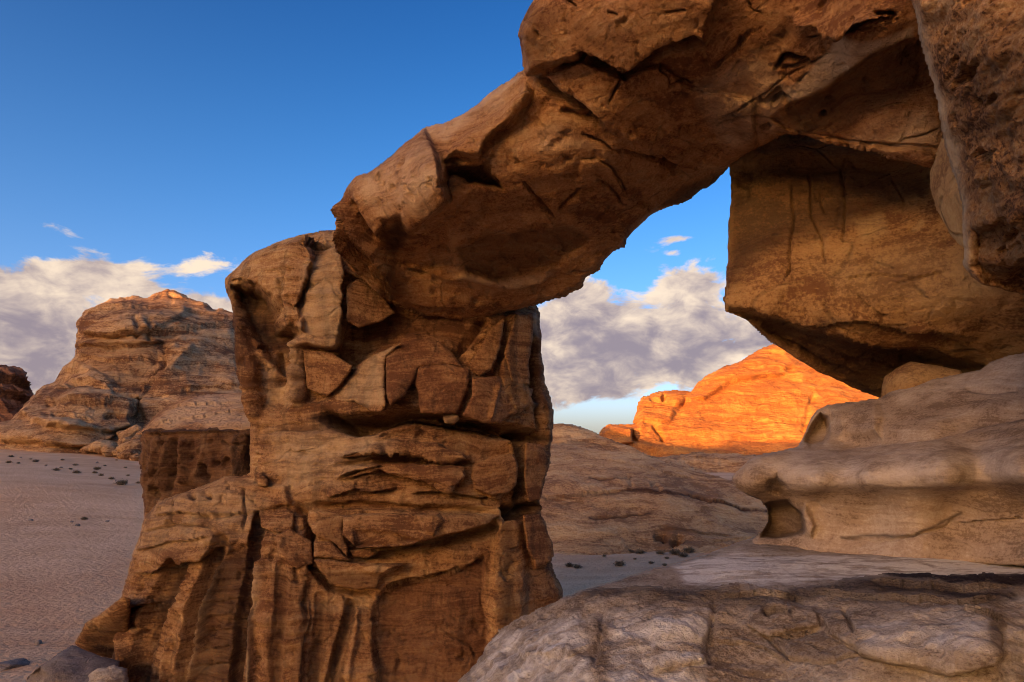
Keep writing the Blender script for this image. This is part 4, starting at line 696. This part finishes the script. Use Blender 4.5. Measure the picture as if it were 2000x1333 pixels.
relief('front_block', [(850, 1420), (891, 1333), (930, 1297), (953, 1258), (981, 1227), (1020, 1204), (1076, 1179), (1126, 1157), (1200, 1150), (1266, 1145), (1310, 1153), (1356, 1156), (1400, 1146), (1440, 1139), (1496, 1147), (1540, 1144), (1574, 1149), (1653, 1134), (1742, 1121), (1850, 1124), (2000, 1120), (2130, 1122), (2430, 1115), (2430, 1480), (840, 1480)], FRONT_D, M_LEDGE, ledge, step=2.6, edge=14, edge_k=1.0, thick=2.0, back=90, warp=(6, 0.05), seed=73.0, nblur=5,
      plates=[([H8(190, 640), H8(330, 600), H8(640, 600), H8(670, 760), H8(350, 800), H8(220, 740)], 0.08, 8), ([H8(680, 640), H8(1700, 620), H8(1840, 720), H8(1840, 860), H8(1780, 1000), H8(1600, 1040), H8(1000, 940), H8(720, 800)], 0.12, 9, (0, 0.05)), ([H8(-430, 700), H8(-120, 640), H8(-60, 760), H8(-100, 1000), H8(-420, 1050)], 0.05, 10), ([R8(250, 420), R8(500, 370), R8(530, 440), R8(420, 520), R8(270, 510)], 0.05, 6)],
      strokes=[([R8(540, 350), R8(520, 440), R8(500, 560)], 7, 0.03, 'groove'), ([R8(920, 300), R8(910, 420), R8(900, 560)], 8, 0.05, 'groove'), ([R8(540, 390), R8(440, 440), R8(400, 500)], 5, 0.03, 'ledge'), ([H8(200, 760), H8(300, 800), H8(480, 960), H8(680, 1005), H8(950, 950), H8(1200, 1000), H8(1600, 1040), H8(1780, 1000), H8(1840, 850), H8(1820, 730)], 4, 0.06, 'groove'), ([H8(300, 665), H8(380, 650), H8(460, 668)], 6, 0.09, 'groove'), ([H8(200, 720), H8(350, 800), H8(520, 810), H8(660, 760)], 6, 0.04, 'ledge'), ([H8(820, 620), H8(860, 720), H8(900, 790)], 5, 0.05, 'groove'), ([H8(100, 1060), H8(300, 1090), H8(500, 1100)], 5, 0.03, 'groove'), ([H8(0, 870), H8(300, 900), H8(500, 1000)], 4, 0.03, 'ledge'), ([H8(1600, 640), H8(1740, 680), H8(1840, 720)], 6, 0.05, 'ledge'), ([H8(1000, 470), H8(1400, 500), H8(1900, 480)], 7, 0.04, 'ledge'), ([H8(600, 540), H8(1000, 560), H8(1500, 590), H8(1850, 560)], 7, 0.04, 'ledge'), ([H8(0, 560), H8(250, 540), H8(560, 560)], 6, 0.04, 'ledge')],
      stain=[('line', [R8(1540, 222), R8(1700, 232), R8(2000, 238), R8(2200, 240)], 15, 1.3), ('line', [R8(1180, 290), R8(1450, 268), R8(1700, 275), R8(1950, 300)], 16, 0.95), ('line', [R8(500, 285), R8(720, 300), R8(900, 290), R8(1100, 320)], 15, 0.75), ('line', [H8(290, 665), H8(380, 650), H8(470, 668)], 6, 0.8), ('poly', [H8(500, 560), H8(1000, 470), H8(1880, 500), H8(1700, 600), H8(900, 600)], 10, 0.6), ('poly', [H8(300, 820), H8(700, 850), H8(900, 940), H8(640, 1000), H8(450, 940)], 10, 0.3), ('poly', [H8(1750, 720), H8(1840, 720), H8(1840, 950), H8(1760, 900)], 6, 0.5)],
      pale=[('poly', [R8(560, 380), R8(900, 350), R8(880, 700), R8(560, 700)], 14, 0.55), ('poly', [R8(150, 430), R8(450, 360), R8(500, 600), R8(60, 640)], 14, 0.6), ('poly', [H8(900, 700), H8(1750, 720), H8(1750, 950), H8(1000, 900)], 14, 0.45), ('poly', [H8(1840, 560), H8(2200, 560), H8(2200, 1100), H8(1850, 1100)], 10, 0.5)],
      noise=[('fbm', 0.7, 0.07, 3), ('ridge', 2.6, 0.05, 5), ('billow', 5.0, 0.022, 4, (0.6, 0.6, 1.6)), ('strata', 9, 0.02, 3, (0.12, 0)), ('fbm', 14.0, 0.006, 3)])

# ================================================================== outcrop left behind the pillar
out = empty('rock_outcrop', 'dark-fronted blocky outcrop with pale domed top just left behind the pillar', 'rock')
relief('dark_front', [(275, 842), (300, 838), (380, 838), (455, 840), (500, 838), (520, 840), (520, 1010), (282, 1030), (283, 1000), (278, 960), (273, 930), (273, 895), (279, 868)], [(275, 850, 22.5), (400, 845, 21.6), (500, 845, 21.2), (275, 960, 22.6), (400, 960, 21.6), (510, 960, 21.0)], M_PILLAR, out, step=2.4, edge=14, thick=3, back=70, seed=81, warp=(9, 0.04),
      strokes=[([(345, 850), (338, 890), (330, 940), (325, 970)], 9, 0.35, 'groove'), ([(310, 850), (305, 900), (298, 960)], 10, 0.2, 'ridge'), ([(365, 850), (360, 900), (365, 950)], 8, 0.25, 'ridge'), ([(400, 900), (395, 925), (410, 935)], 7, 0.35, 'groove'), ([(487, 845), (484, 880), (492, 930)], 6, 0.6, 'groove'), ([(282, 850), (400, 845), (520, 842)], 6, 0.15, 'ledge'), ([(290, 955), (300, 960), (305, 975)], 10, 0.3, 'groove'), ([(430, 860), (450, 870), (480, 865)], 4, 0.15, 'crack')],
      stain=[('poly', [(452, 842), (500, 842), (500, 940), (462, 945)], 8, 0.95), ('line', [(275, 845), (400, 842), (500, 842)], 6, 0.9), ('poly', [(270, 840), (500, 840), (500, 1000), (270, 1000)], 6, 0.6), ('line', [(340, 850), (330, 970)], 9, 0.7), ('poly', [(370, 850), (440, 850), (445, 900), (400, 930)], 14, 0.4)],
      noise=[('fbm', 0.5, 0.25, 3), ('ridge', 1.3, 0.22, 5, (1, 1, 0.6)), ('pits', 2.0, 0.25, 3), ('fbm', 5, 0.05, 3)], red=[('poly', [(270, 840), (460, 840), (470, 1000), (270, 1000)], 8, 0.6)])
relief('pale_top', [(262, 850), (285, 835), (300, 815), (330, 790), (360, 778), (400, 770), (520, 768), (530, 848), (400, 852)], [(262, 848, 26), (300, 835, 24.5), (400, 840, 22.6), (520, 842, 22.0), (330, 792, 26), (400, 770, 26), (520, 768, 25.5)], M_DOME, out, step=2.6, edge=10, thick=3, back=60, seed=83,
      strokes=[([(290, 830), (380, 815), (500, 800)], 6, 0.06, 'ledge'), ([(325, 800), (400, 790), (490, 785)], 5, 0.06, 'ledge'), ([(325, 828), (360, 810), (400, 805)], 5, 0.08, 'crack')], pale=[('poly', [(300, 830), (400, 772), (520, 770), (520, 835)], 10, 0.8)],
      noise=[('fbm', 0.4, 0.2, 3), ('fbm', 1.5, 0.05, 3, (0.3, 1, 1))])

# ================================================================== mountains
R1 = lambda x, y: (x / 2.962, 450 + y / 2.962)
mt = empty('sandstone_mountain', 'tall brown banded sandstone mountain with domed summit at the left', 'mountain')
left_out = [(-60, 850), (0, 828), (20, 824), (40, 808), (67, 777), (88, 752), (105, 749), (121, 723), (145, 696), (150, 669), (152, 646), (150, 636), (159, 622), (172, 609), (203, 595), (219, 585), (263, 581), (287, 582), (300, 575), (324, 566), (338, 566), (354, 575), (381, 588), (402, 595), (419, 607), (435, 605), (452, 610), (560, 640), (700, 720), (850, 820), (900, 930), (-60, 930)]
LEFT_D = [(-60, 860, 150), (0, 835, 155), (67, 780, 175), (100, 752, 190), (150, 690, 185), (150, 640, 195), (215, 590, 205), (330, 567, 220), (450, 612, 215), (250, 650, 180), (230, 720, 172), (350, 650, 190), (420, 720, 185), (300, 780, 168), (150, 780, 162), (80, 830, 152), (200, 870, 148), (270, 890, 142), (420, 850, 150), (600, 760, 190), (850, 850, 180), (-60, 930, 140), (400, 930, 136), (900, 930, 140)]
relief('rock_face', left_out, LEFT_D, M_MOUNT, mt, step=2.0, dblur=1, nblur=12, edge=14, edge_k=1.2, thick=70, back=140, warp=(5, 0.035), seed=91,
      plates=[([R1(445, 560), R1(520, 470), R1(640, 400), R1(1000, 410), R1(1100, 470), R1(1000, 560), R1(880, 610), R1(600, 630), R1(460, 600)], 3.3000000000000003, 8, (0, 3)), ([R1(440, 660), R1(700, 650), R1(960, 660), R1(950, 780), R1(800, 960), R1(680, 930), R1(560, 840), R1(440, 760)], -2.75, 8), ([R1(200, 960), R1(400, 900), R1(520, 940), R1(720, 1000), R1(740, 1150), R1(600, 1190), R1(300, 1180), R1(120, 1080)], 4.95, 8, (0, 3)), ([R1(0, 1130), R1(250, 1090), R1(500, 1160), R1(700, 1200), R1(500, 1280), R1(0, 1230)], 4.4, 10), ([R1(740, 1000), R1(860, 1010), R1(850, 1130), R1(800, 1300), R1(720, 1300), R1(750, 1150)], -3.8500000000000005, 8), ([R1(1000, 600), R1(1340, 540), R1(1400, 940), R1(1180, 940), R1(1000, 1000), R1(880, 980), R1(960, 820)], 2.2, 12)],
      strokes=[([R1(450, 600), R1(620, 620), R1(800, 600), R1(960, 620), R1(1200, 580), R1(1340, 560)], 7, 1.78, 'ledge'), ([R1(440, 660), R1(620, 690), R1(800, 680), R1(960, 660)], 6, 1.53, 'ledge'), ([R1(460, 740), R1(650, 770), R1(900, 760)], 5, 1.02, 'ledge'), ([R1(460, 500), R1(600, 470), R1(830, 460)], 5, 1.27, 'ledge'), ([R1(780, 530), R1(800, 580), R1(800, 640)], 5, 2.00, 'groove'), ([R1(860, 540), R1(870, 650)], 4, 2.00, 'groove'), ([R1(960, 660), R1(960, 820), R1(880, 890), R1(800, 970)], 6, 2.50, 'groove'), ([R1(820, 990), R1(880, 900), R1(1000, 830), R1(1100, 660)], 7, 1.50, 'ridge'), ([R1(640, 970), R1(700, 990), R1(760, 1000)], 6, 2.00, 'groove'), ([R1(250, 1040), R1(400, 1020), R1(560, 1040), R1(680, 1030)], 6, 1.53, 'ledge'), ([R1(600, 1090), R1(660, 1080), R1(700, 1100)], 5, 2.00, 'groove'), ([R1(280, 1110), R1(420, 1090), R1(540, 1110)], 5, 1.02, 'ledge'), ([R1(350, 960), R1(450, 900), R1(540, 900), R1(640, 960)], 6, 2.04, 'ledge'), ([R1(1000, 950), R1(1180, 940), R1(1390, 930)], 5, 1.02, 'ledge'), ([R1(1090, 800), R1(1250, 790), R1(1380, 760)], 4, 0.77, 'ledge'), ([R1(880, 400), R1(960, 360), R1(1050, 400), R1(1200, 440)], 5, 1.02, 'ledge')],
      stain=[('poly', [R1(460, 640), R1(960, 650), R1(940, 740), R1(480, 760)], 8, 0.4), ('poly', [R1(500, 780), R1(930, 760), R1(860, 880), R1(780, 960), R1(640, 900)], 8, 0.4), ('line', [R1(200, 1000), R1(560, 1030), R1(700, 1090)], 8, 0.35)],
      noise=[('fbm', 0.03, 2.2, 3), ('ridge', 0.07, 1.7, 5), ('strata', 0.13, 1.5, 5, (0.05, 0.05)), ('strata', 0.6, 0.3, 3, (0.05, 0.05)), ('ridge', 0.3, 0.45, 4, (1, 1, 0.4)), ('fbm', 0.7, 0.25, 3)])

dc = empty('cliff', 'small dark reddish cliff at the far left edge beyond the sand', 'cliff')
relief('rock_face', [(-90, 700), (0, 712), (27, 717), (44, 720), (52, 742), (64, 772), (75, 800), (60, 850), (-90, 860)], [(-90, 700, 225), (0, 715, 222), (50, 730, 226), (70, 800, 224), (0, 820, 205), (-90, 850, 200)], M_RED, dc, step=2.4, edge=10, thick=40, back=60, seed=95, strokes=[([(-50, 750), (20, 748), (60, 765)], 6, 3, 'ledge'), ([(-50, 780), (20, 785), (60, 790)], 6, 3, 'ledge')],
      noise=[('ridge', 0.06, 3.5, 5), ('strata', 0.2, 2.2, 4), ('ridge', 0.3, 0.8, 3)])

om = empty('sandstone_mountain', 'bright orange sunlit sandstone mountain seen through the arch opening', 'mountain')
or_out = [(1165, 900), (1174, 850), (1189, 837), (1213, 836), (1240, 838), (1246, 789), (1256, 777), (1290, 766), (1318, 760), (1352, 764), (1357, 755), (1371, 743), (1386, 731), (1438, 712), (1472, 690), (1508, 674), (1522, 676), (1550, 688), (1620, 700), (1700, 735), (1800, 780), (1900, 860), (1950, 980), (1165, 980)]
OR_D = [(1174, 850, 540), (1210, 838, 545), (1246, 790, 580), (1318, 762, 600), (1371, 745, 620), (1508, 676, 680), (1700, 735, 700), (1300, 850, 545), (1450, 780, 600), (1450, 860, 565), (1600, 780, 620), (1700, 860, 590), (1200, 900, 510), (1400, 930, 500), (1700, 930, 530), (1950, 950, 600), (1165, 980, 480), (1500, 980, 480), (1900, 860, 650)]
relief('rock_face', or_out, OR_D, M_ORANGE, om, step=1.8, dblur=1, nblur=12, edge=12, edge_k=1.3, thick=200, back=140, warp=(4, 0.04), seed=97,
      plates=[([R7(420, 300), R7(520, 255), R7(640, 260), R7(600, 330), R7(560, 400), R7(430, 400)], 5, 12, (0, 3)), ([R7(280, 440), R7(320, 408), R7(390, 415), R7(400, 480), R7(300, 490)], 16, 5, (-6, 0)), ([R7(390, 420), R7(425, 460), R7(428, 490), R7(395, 480)], -8, 4), ([R7(640, 300), R7(760, 180), R7(1000, 70), R7(1100, 150), R7(1000, 200), R7(800, 240), R7(700, 300)], 12, 14, (0, 6)), ([R7(500, 480), R7(900, 480), R7(1100, 460), R7(1100, 640), R7(500, 640)], 30, 20, (0, 10))],
      strokes=[([R7(640, 240), R7(760, 215), R7(930, 205), R7(1060, 190)], 4, 2.10, 'ledge'), ([R7(470, 300), R7(600, 330), R7(640, 300)], 4, 6, 'groove'), ([R7(640, 260), R7(610, 340), R7(560, 400), R7(520, 450)], 5, 1.2, 'groove'), ([R7(700, 380), R7(850, 375), R7(1000, 378), R7(1150, 370)], 5, 2.10, 'ledge'), ([R7(640, 320), R7(850, 300), R7(1150, 290)], 4, 1.40, 'ledge'), ([R7(480, 410), R7(520, 440), R7(530, 460)], 4, 10, 'groove'), ([R7(510, 520), R7(700, 490), R7(850, 490), R7(1050, 510)], 6, 2.80, 'shelf'), ([R7(440, 470), R7(600, 440), R7(750, 450), R7(1000, 440)], 4, 1.40, 'ledge'), ([R7(540, 270), R7(520, 300)], 4, 8, 'groove'), ([R7(1150, 260), R7(1120, 330), R7(1100, 450)], 6, 3, 'groove')],
      noise=[('fbm', 0.009, 10, 3), ('ridge', 0.02, 3, 5), ('strata', 0.06, 3.5, 5, (0.03, 0.0)), ('strata', 0.2, 1.2, 3, (0.03, 0)), ('ridge', 0.09, 1.6, 3)])

bd = empty('sandstone_dome', 'low brown rock dome rising behind the broad slickrock slope, beside pillar', 'rock dome')
relief('rock_body', [(1000, 880), (1040, 835), (1081, 827), (1117, 832), (1160, 846), (1198, 862), (1230, 872), (1275, 892), (1300, 940), (1000, 960)], [(1000, 880, 125), (1081, 828, 128), (1160, 848, 120), (1198, 864, 112), (1275, 895, 104), (1150, 890, 104), (1000, 960, 100), (1300, 940, 98)], M_DOME, bd, step=2.2, edge=10, thick=30, back=60, seed=101,
      strokes=[([(1060, 868), (1120, 866), (1190, 868), (1215, 876)], 4, 0.25, 'ledge')], stain=[('line', [(1070, 872), (1190, 872)], 4, 0.5)], noise=[('fbm', 0.06, 1.2, 3), ('strata', 0.3, 0.5, 4), ('ridge', 0.3, 0.3, 3)])
fh = empty('rock_hill', 'shaded reddish rock hill at the foot of the orange mountain', 'rock hill')
relief('rock_body', [(1180, 940), (1250, 893), (1300, 892), (1370, 884), (1440, 888), (1520, 890), (1640, 890), (1750, 920), (1750, 1000), (1180, 1000)], [(1250, 893, 300), (1370, 885, 320), (1500, 890, 320), (1700, 900, 320), (1300, 930, 240), (1500, 940, 230), (1700, 950, 230), (1180, 1000, 200), (1750, 1000, 200), (1450, 1000, 190)], M_DOME, fh, step=2.4, edge=8, thick=60, back=60, seed=103,
      noise=[('fbm', 0.03, 4, 3), ('strata', 0.1, 1.6, 5), ('ridge', 0.15, 1.0, 4)])
sl = empty('slickrock_slope', 'broad smooth tan slickrock slope with dark ledge line behind the arch opening', 'rock slope')
slope_out = [(980, 900), (1020, 872), (1054, 866), (1112, 870), (1160, 879), (1210, 884), (1261, 890), (1309, 909), (1347, 918), (1395, 930), (1429, 938), (1500, 955), (1600, 985), (1700, 1040), (1700, 1110), (980, 1110)]
SLOPE_D = [(980, 900, 72), (1054, 868, 78), (1160, 880, 76), (1261, 890, 73), (1347, 918, 70), (1429, 938, 68), (1600, 985, 66), (1060, 960, 60), (1200, 960, 59), (1300, 960, 60), (1400, 970, 61), (1060, 1010, 54.5), (1250, 1010, 55), (1400, 1020, 56), (1078, 1058, 52), (1270, 1074, 50.5), (1328, 1079, 50.5), (1450, 1070, 52), (980, 1110, 49), (1300, 1110, 48), (1700, 1110, 50)]
relief('rock_body', slope_out, SLOPE_D, M_DOME, sl, step=2.2, edge=9, thick=30, back=80, warp=(3, 0.03), seed=107,
      strokes=[([R7(40, 680), R7(150, 690), R7(250, 680), R7(380, 670), R7(500, 680), R7(640, 680), R7(760, 700), R7(870, 725), R7(960, 745)], 4, 0.14, 'ledge'), ([R7(40, 690), R7(120, 700), R7(220, 705)], 4, 0.23, 'groove'), ([R7(230, 620), R7(300, 625), R7(400, 620)], 3, 0.19, 'groove'), ([R7(230, 770), R7(350, 770), R7(480, 765)], 3, 0.19, 'groove'), ([R7(380, 600), R7(410, 670)], 4, 0.15, 'groove'), ([R7(470, 660), R7(500, 640), R7(520, 680)], 5, 0.23, 'groove'), ([R7(500, 860), R7(530, 855), R7(545, 880)], 7, 0.72, 'groove'), ([R7(560, 890), R7(590, 875), R7(610, 895)], 8, 0.90, 'groove'), ([R7(640, 680), R7(740, 700)], 6, 0.23, 'groove'), ([R7(720, 890), R7(800, 870), R7(900, 855)], 4, 0.19, 'ledge'), ([R7(520, 830), R7(650, 835), R7(800, 850)], 3, 0.13, 'ledge'), ([R7(50, 500), R7(200, 520), R7(400, 560), R7(700, 610)], 4, 0.10, 'ledge'), ([R7(300, 640), R7(310, 830)], 2.5, 0.08, 'crack')],
      stain=[('line', [R7(500, 862), R7(530, 858), R7(548, 878)], 5, 0.9), ('line', [R7(562, 890), R7(590, 877), R7(612, 893)], 6, 1.0), ('line', [R7(380, 672), R7(640, 684), R7(760, 703), R7(960, 748)], 3.0, 1.1), ('line', [R7(40, 690), R7(220, 690), R7(380, 672)], 3.0, 0.7), ('line', [R7(230, 770), R7(480, 765)], 2.8, 1.0), ('line', [R7(230, 622), R7(400, 620)], 2.5, 0.9), ('line', [R7(520, 830), R7(650, 835), R7(800, 850)], 2.2, 0.7)],  # shade of the two hollows and the ledge lines painted into the colour
      noise=[('fbm', 0.08, 0.9, 3), ('strata', 0.45, 0.22, 4, (0.04, 0)), ('fbm', 0.4, 0.25, 4), ('ridge', 0.7, 0.12, 3)])

# ================================================================== loose boulders
def boulder(name, label, px, py, d, size, mat, seed, group=None, squash=(1, 1, 0.7), res=24, cat='boulder', sink=0.25):
    """irregular faceted boulder resting on the sand at that pixel"""
    n1, n2 = res, res * 2
    th = np.linspace(0, math.pi, n1); ph = np.linspace(0, 2 * math.pi, n2, endpoint=False)
    T, Ph = np.meshgrid(th, ph, indexing='ij')
    S = np.stack([np.sin(T) * np.cos(Ph), np.sin(T) * np.sin(Ph), np.cos(T)], -1)
    r = np.random.default_rng(int(seed * 10) + 1)
    rad = np.full(T.shape, 1.25)
    for _ in range(13):
        v = r.normal(size=3); v /= np.linalg.norm(v); c = r.uniform(0.72, 1.05)
        dt = (S * v).sum(-1); rad = np.minimum(rad, np.where(dt > 0.05, c / np.maximum(dt, 0.05), 9))
    rad = rad * (1 + 0.10 * fbm(S, 2.0, 5, 0.55, seed))
    P = S * rad[..., None] * np.array(squash) * size
    a = r.uniform(0, 6.28); ca, sa = math.cos(a), math.sin(a)
    P = np.stack([P[..., 0] * ca - P[..., 1] * sa, P[..., 0] * sa + P[..., 1] * ca, P[..., 2]], -1)
    g = ground_hit(px, py) if d is None else at(px, py, d)
    g = np.array([g[0], g[1], float(sand_z(g[0], g[1])) if d is None else g[2]])
    P = P + g + np.array([0, 0, size * squash[2] * (1 - 2 * sink) * 0.8])
    I = np.arange(n1 * n2).reshape(n1, n2); J = np.roll(I, -1, 1)
    fc = np.stack([I[:-1], I[1:], J[1:], J[:-1]], -1).reshape(-1, 4)
    o = new_obj(name, P.reshape(-1, 3), fc, mat); return tag(o, label, cat, group)
def ground_hit(px, py):
    r = ray(px, py); t = 10.0
    ts = np.geomspace(8, 400, 1500); pts = CAM + r * ts[:, None]
    k = np.argmax(pts[:, 2] < sand_z(pts[:, 0], pts[:, 1]))
    return pts[k] if k > 0 else pts[-1]

gb = empty('boulder', 'large dark grey slab boulder on the sand at the bottom left corner', 'boulder')
relief('stone', [(46, 1350), (54, 1322), (80, 1300), (112, 1277), (142, 1261), (168, 1271), (200, 1283), (235, 1290), (240, 1420), (50, 1420)], [(50, 1330, 19.2), (85, 1310, 18.4), (142, 1262, 19.6), (235, 1290, 19.2), (130, 1320, 18.0), (220, 1330, 17.9), (60, 1420, 17.9), (220, 1420, 17.4)], M_GREY, gb, step=2.4, edge=10, thick=1.6, back=40, seed=63, warp=(3, 0.04), plates=[([(40, 1350), (54, 1318), (82, 1302), (88, 1320), (76, 1350), (70, 1430), (40, 1430)], -0.5, 5)], noise=[('fbm', 0.8, 0.10, 3), ('strata', 4, 0.03, 3, (0.3, 0)), ('ridge', 2.5, 0.03, 4)])
tb = empty('boulder', 'lumpy tan boulder at the pillar foot, beside the large dark slab', 'boulder')
relief('stone', [(148, 1350), (166, 1322), (190, 1306), (222, 1299), (250, 1305), (260, 1420), (150, 1420)], [(150, 1350, 18.0), (200, 1310, 17.9), (250, 1310, 18.0), (200, 1350, 17.2), (200, 1420, 16.9)], M_LEDGE, tb, step=2.4, edge=12, thick=1.0, back=30, seed=65, warp=(4, 0.05), noise=[('fbm', 1.2, 0.08, 3), ('ridge', 3, 0.05, 4)])
boulder('boulder', 'flat grey stone on the sand at the left picture edge, lower corner', 22, 1302, None, 0.42, M_GREY, 5.1, squash=(1.4, 1, 0.3))
random.seed(4)
ORD = ['first', 'second', 'third', 'fourth', 'fifth', 'sixth', 'seventh', 'eighth', 'ninth', 'tenth', 'eleventh', 'twelfth', 'thirteenth', 'fourteenth', 'fifteenth', 'sixteenth', 'seventeenth', 'eighteenth', 'nineteenth', 'twentieth', 'twenty-first', 'twenty-second']
def rank(lst, k): return ORD[sorted(range(len(lst)), key=lambda i: lst[i][0]).index(k)]
scree = [(262, 882, 2.6), (246, 868, 1.9), (258, 852, 2.2), (243, 850, 1.4), (270, 866, 1.6), (250, 893, 1.8), (232, 886, 1.2), (217, 884, 1.6), (265, 897, 1.3), (205, 878, 2.2), (190, 875, 1.4), (180, 866, 1.2), (226, 872, 1.1), (240, 880, 1.0), (252, 880, 1.1), (170, 878, 1.0)]
for k, (px, py, s) in enumerate(scree):
    boulder('boulder', 'brown scree boulder below the left mountain, %s from the left' % rank(scree, k), px, py + 4, 136 + (890 - py) * 0.25, s, M_MOUNT, 10 + k * 1.3, group='scree boulders below the left mountain', res=14, squash=(1, 1, 0.8))
peb = [(60, 1018), (140, 1021), (152, 1028), (210, 1020), (75, 1258), (40, 895), (190, 905), (120, 915)]
for k, (px, py) in enumerate(peb):
    boulder('stone', 'small dark stone lying loose on the left sand slope, %s stone from the left' % rank(peb, k), px, py, None, random.uniform(0.12, 0.24), M_GREY, 40 + k, group='stones on the left sand', res=8, cat='stone')

# ================================================================== shrubs
def shrub_mesh(seed, n=150):
    r = np.random.default_rng(seed); V = []; Fc = []
    for i in range(n):
        a = r.uniform(0, 6.28); lean = r.uniform(0.15, 1.25); L = r.uniform(0.5, 1.0)
        d = np.array([math.cos(a) * math.sin(lean), math.sin(a) * math.sin(lean), math.cos(lean) * 0.85])
        b0 = np.array([r.normal() * 0.10, r.normal() * 0.10, 0]); p0 = b0 + d * L * r.uniform(0, 0.35); p1 = b0 + d * L + np.array([0, 0, 0.06])
        pm = (p0 + p1) / 2 + r.normal(size=3) * 0.05
        sd = np.cross(d, r.normal(size=3)); sd /= np.linalg.norm(sd); w = r.uniform(0.012, 0.03)
        k = len(V); V += [p0 - sd * w * .6, p0 + sd * w * .6, pm + sd * w, pm - sd * w, p1]
        Fc += [(k, k + 1, k + 2, k + 3), (k + 3, k + 2, k + 4)]
        for j in range(3):   # leaflets
            q = p0 + (p1 - p0) * r.uniform(0.35, 1); e1 = r.normal(size=3) * 0.05; e2 = r.normal(size=3) * 0.05
            k = len(V); V += [q, q + e1, q + e1 + e2, q + e2]; Fc += [(k, k + 1, k + 2, k + 3)]
    return V, Fc
def stem_mesh(seed):
    r = np.random.default_rng(seed); V = []; Fc = []
    for i in range(7):
        a = r.uniform(0, 6.28); lean = r.uniform(0.1, 0.9); d = np.array([math.cos(a) * math.sin(lean), math.sin(a) * math.sin(lean), math.cos(lean)])
        k = len(V)
        for (t, w) in ((-0.1, 0.03), (0.5, 0.012)):
            c = d * t
            for q in range(4): V.append(c + np.array([math.cos(q * 1.57) * w, math.sin(q * 1.57) * w, 0]))
        for q in range(4): Fc.append((k + q, k + (q + 1) % 4, k + 4 + (q + 1) % 4, k + 4 + q))
    return V, Fc
shrub_protos = []
for s in range(3):
    V, Fc = shrub_mesh(s + 3, 170); f_o = new_obj('foliage', V, Fc, M_SHRUB, shade=False)
    V, Fc = stem_mesh(s + 3); s_o = new_obj('stem', V, Fc, M_STEM)
    shrub_protos.append((f_o.data, s_o.data)); bpy.data.objects.remove(f_o); bpy.data.objects.remove(s_o)
left_sh = [(237, 948, 0.95), (70, 903, .7), (22, 893, .6), (17, 905, .6), (110, 920, .6), (150, 925, .65), (190, 918, .75), (185, 925, .5), (198, 930, .5), (218, 937, .5), (122, 900, .45), (147, 910, .5), (138, 918, .4), (165, 1016, .4), (36, 906, .4), (250, 930, .35), (90, 910, .3), (205, 911, .35), (60, 898, .35), (270, 945, .4), (228, 900, .4), (245, 915, .4)]
right_sh = [(1195, 1072, .95), (1178, 1070, .7), (1208, 1074, .55), (1140, 1064, .6), (1155, 1066, .4), (1210, 1106, .42), (1112, 1108, .35), (1128, 1110, .3), (1272, 1102, .22), (1298, 1106, .2), (1180, 1088, .18), (1232, 1080, .3), (1250, 1082, .4), (1290, 1083, .35), (1318, 1084, .5), (1335, 1088, .4), (1345, 1080, .5), (1302, 1092, .2), (1240, 1094, .15), (1165, 1078, .2)]
def place_shrub(k, px, py, size, label, group):
    g = ground_hit(px, py)
    o = empty('shrub', label, 'shrub', group)
    o.location = (g[0], g[1], float(sand_z(g[0], g[1]))); o.rotation_euler = (0, 0, k * 1.7); o.scale = (size * 1.3, size * 1.3, size)
    fm, sm = shrub_protos[k % 3]
    for nm, me in (('foliage', fm), ('stem', sm)):
        c = bpy.data.objects.new(nm, me); C.objects.link(c); c.parent = o
for k, (a, b, s) in enumerate(left_sh):
    place_shrub(k, a, b, s * 0.8, 'large dry shrub close beside the outcrop on the left sand slope' if k == 0 else 'small dry shrub on the left sand slope, %s shrub from the left edge' % rank(left_sh, k), None if k == 0 else 'shrubs on the left sand slope')
for k, (a, b, s) in enumerate(right_sh):
    place_shrub(k + 1, a, b, s, 'largest green-brown shrub at the foot of the slickrock slope' if k == 0 else 'small dry shrub on the sand under the arch, %s shrub from the pillar' % rank(right_sh, k), None if k == 0 else 'shrubs on the sand under the arch')
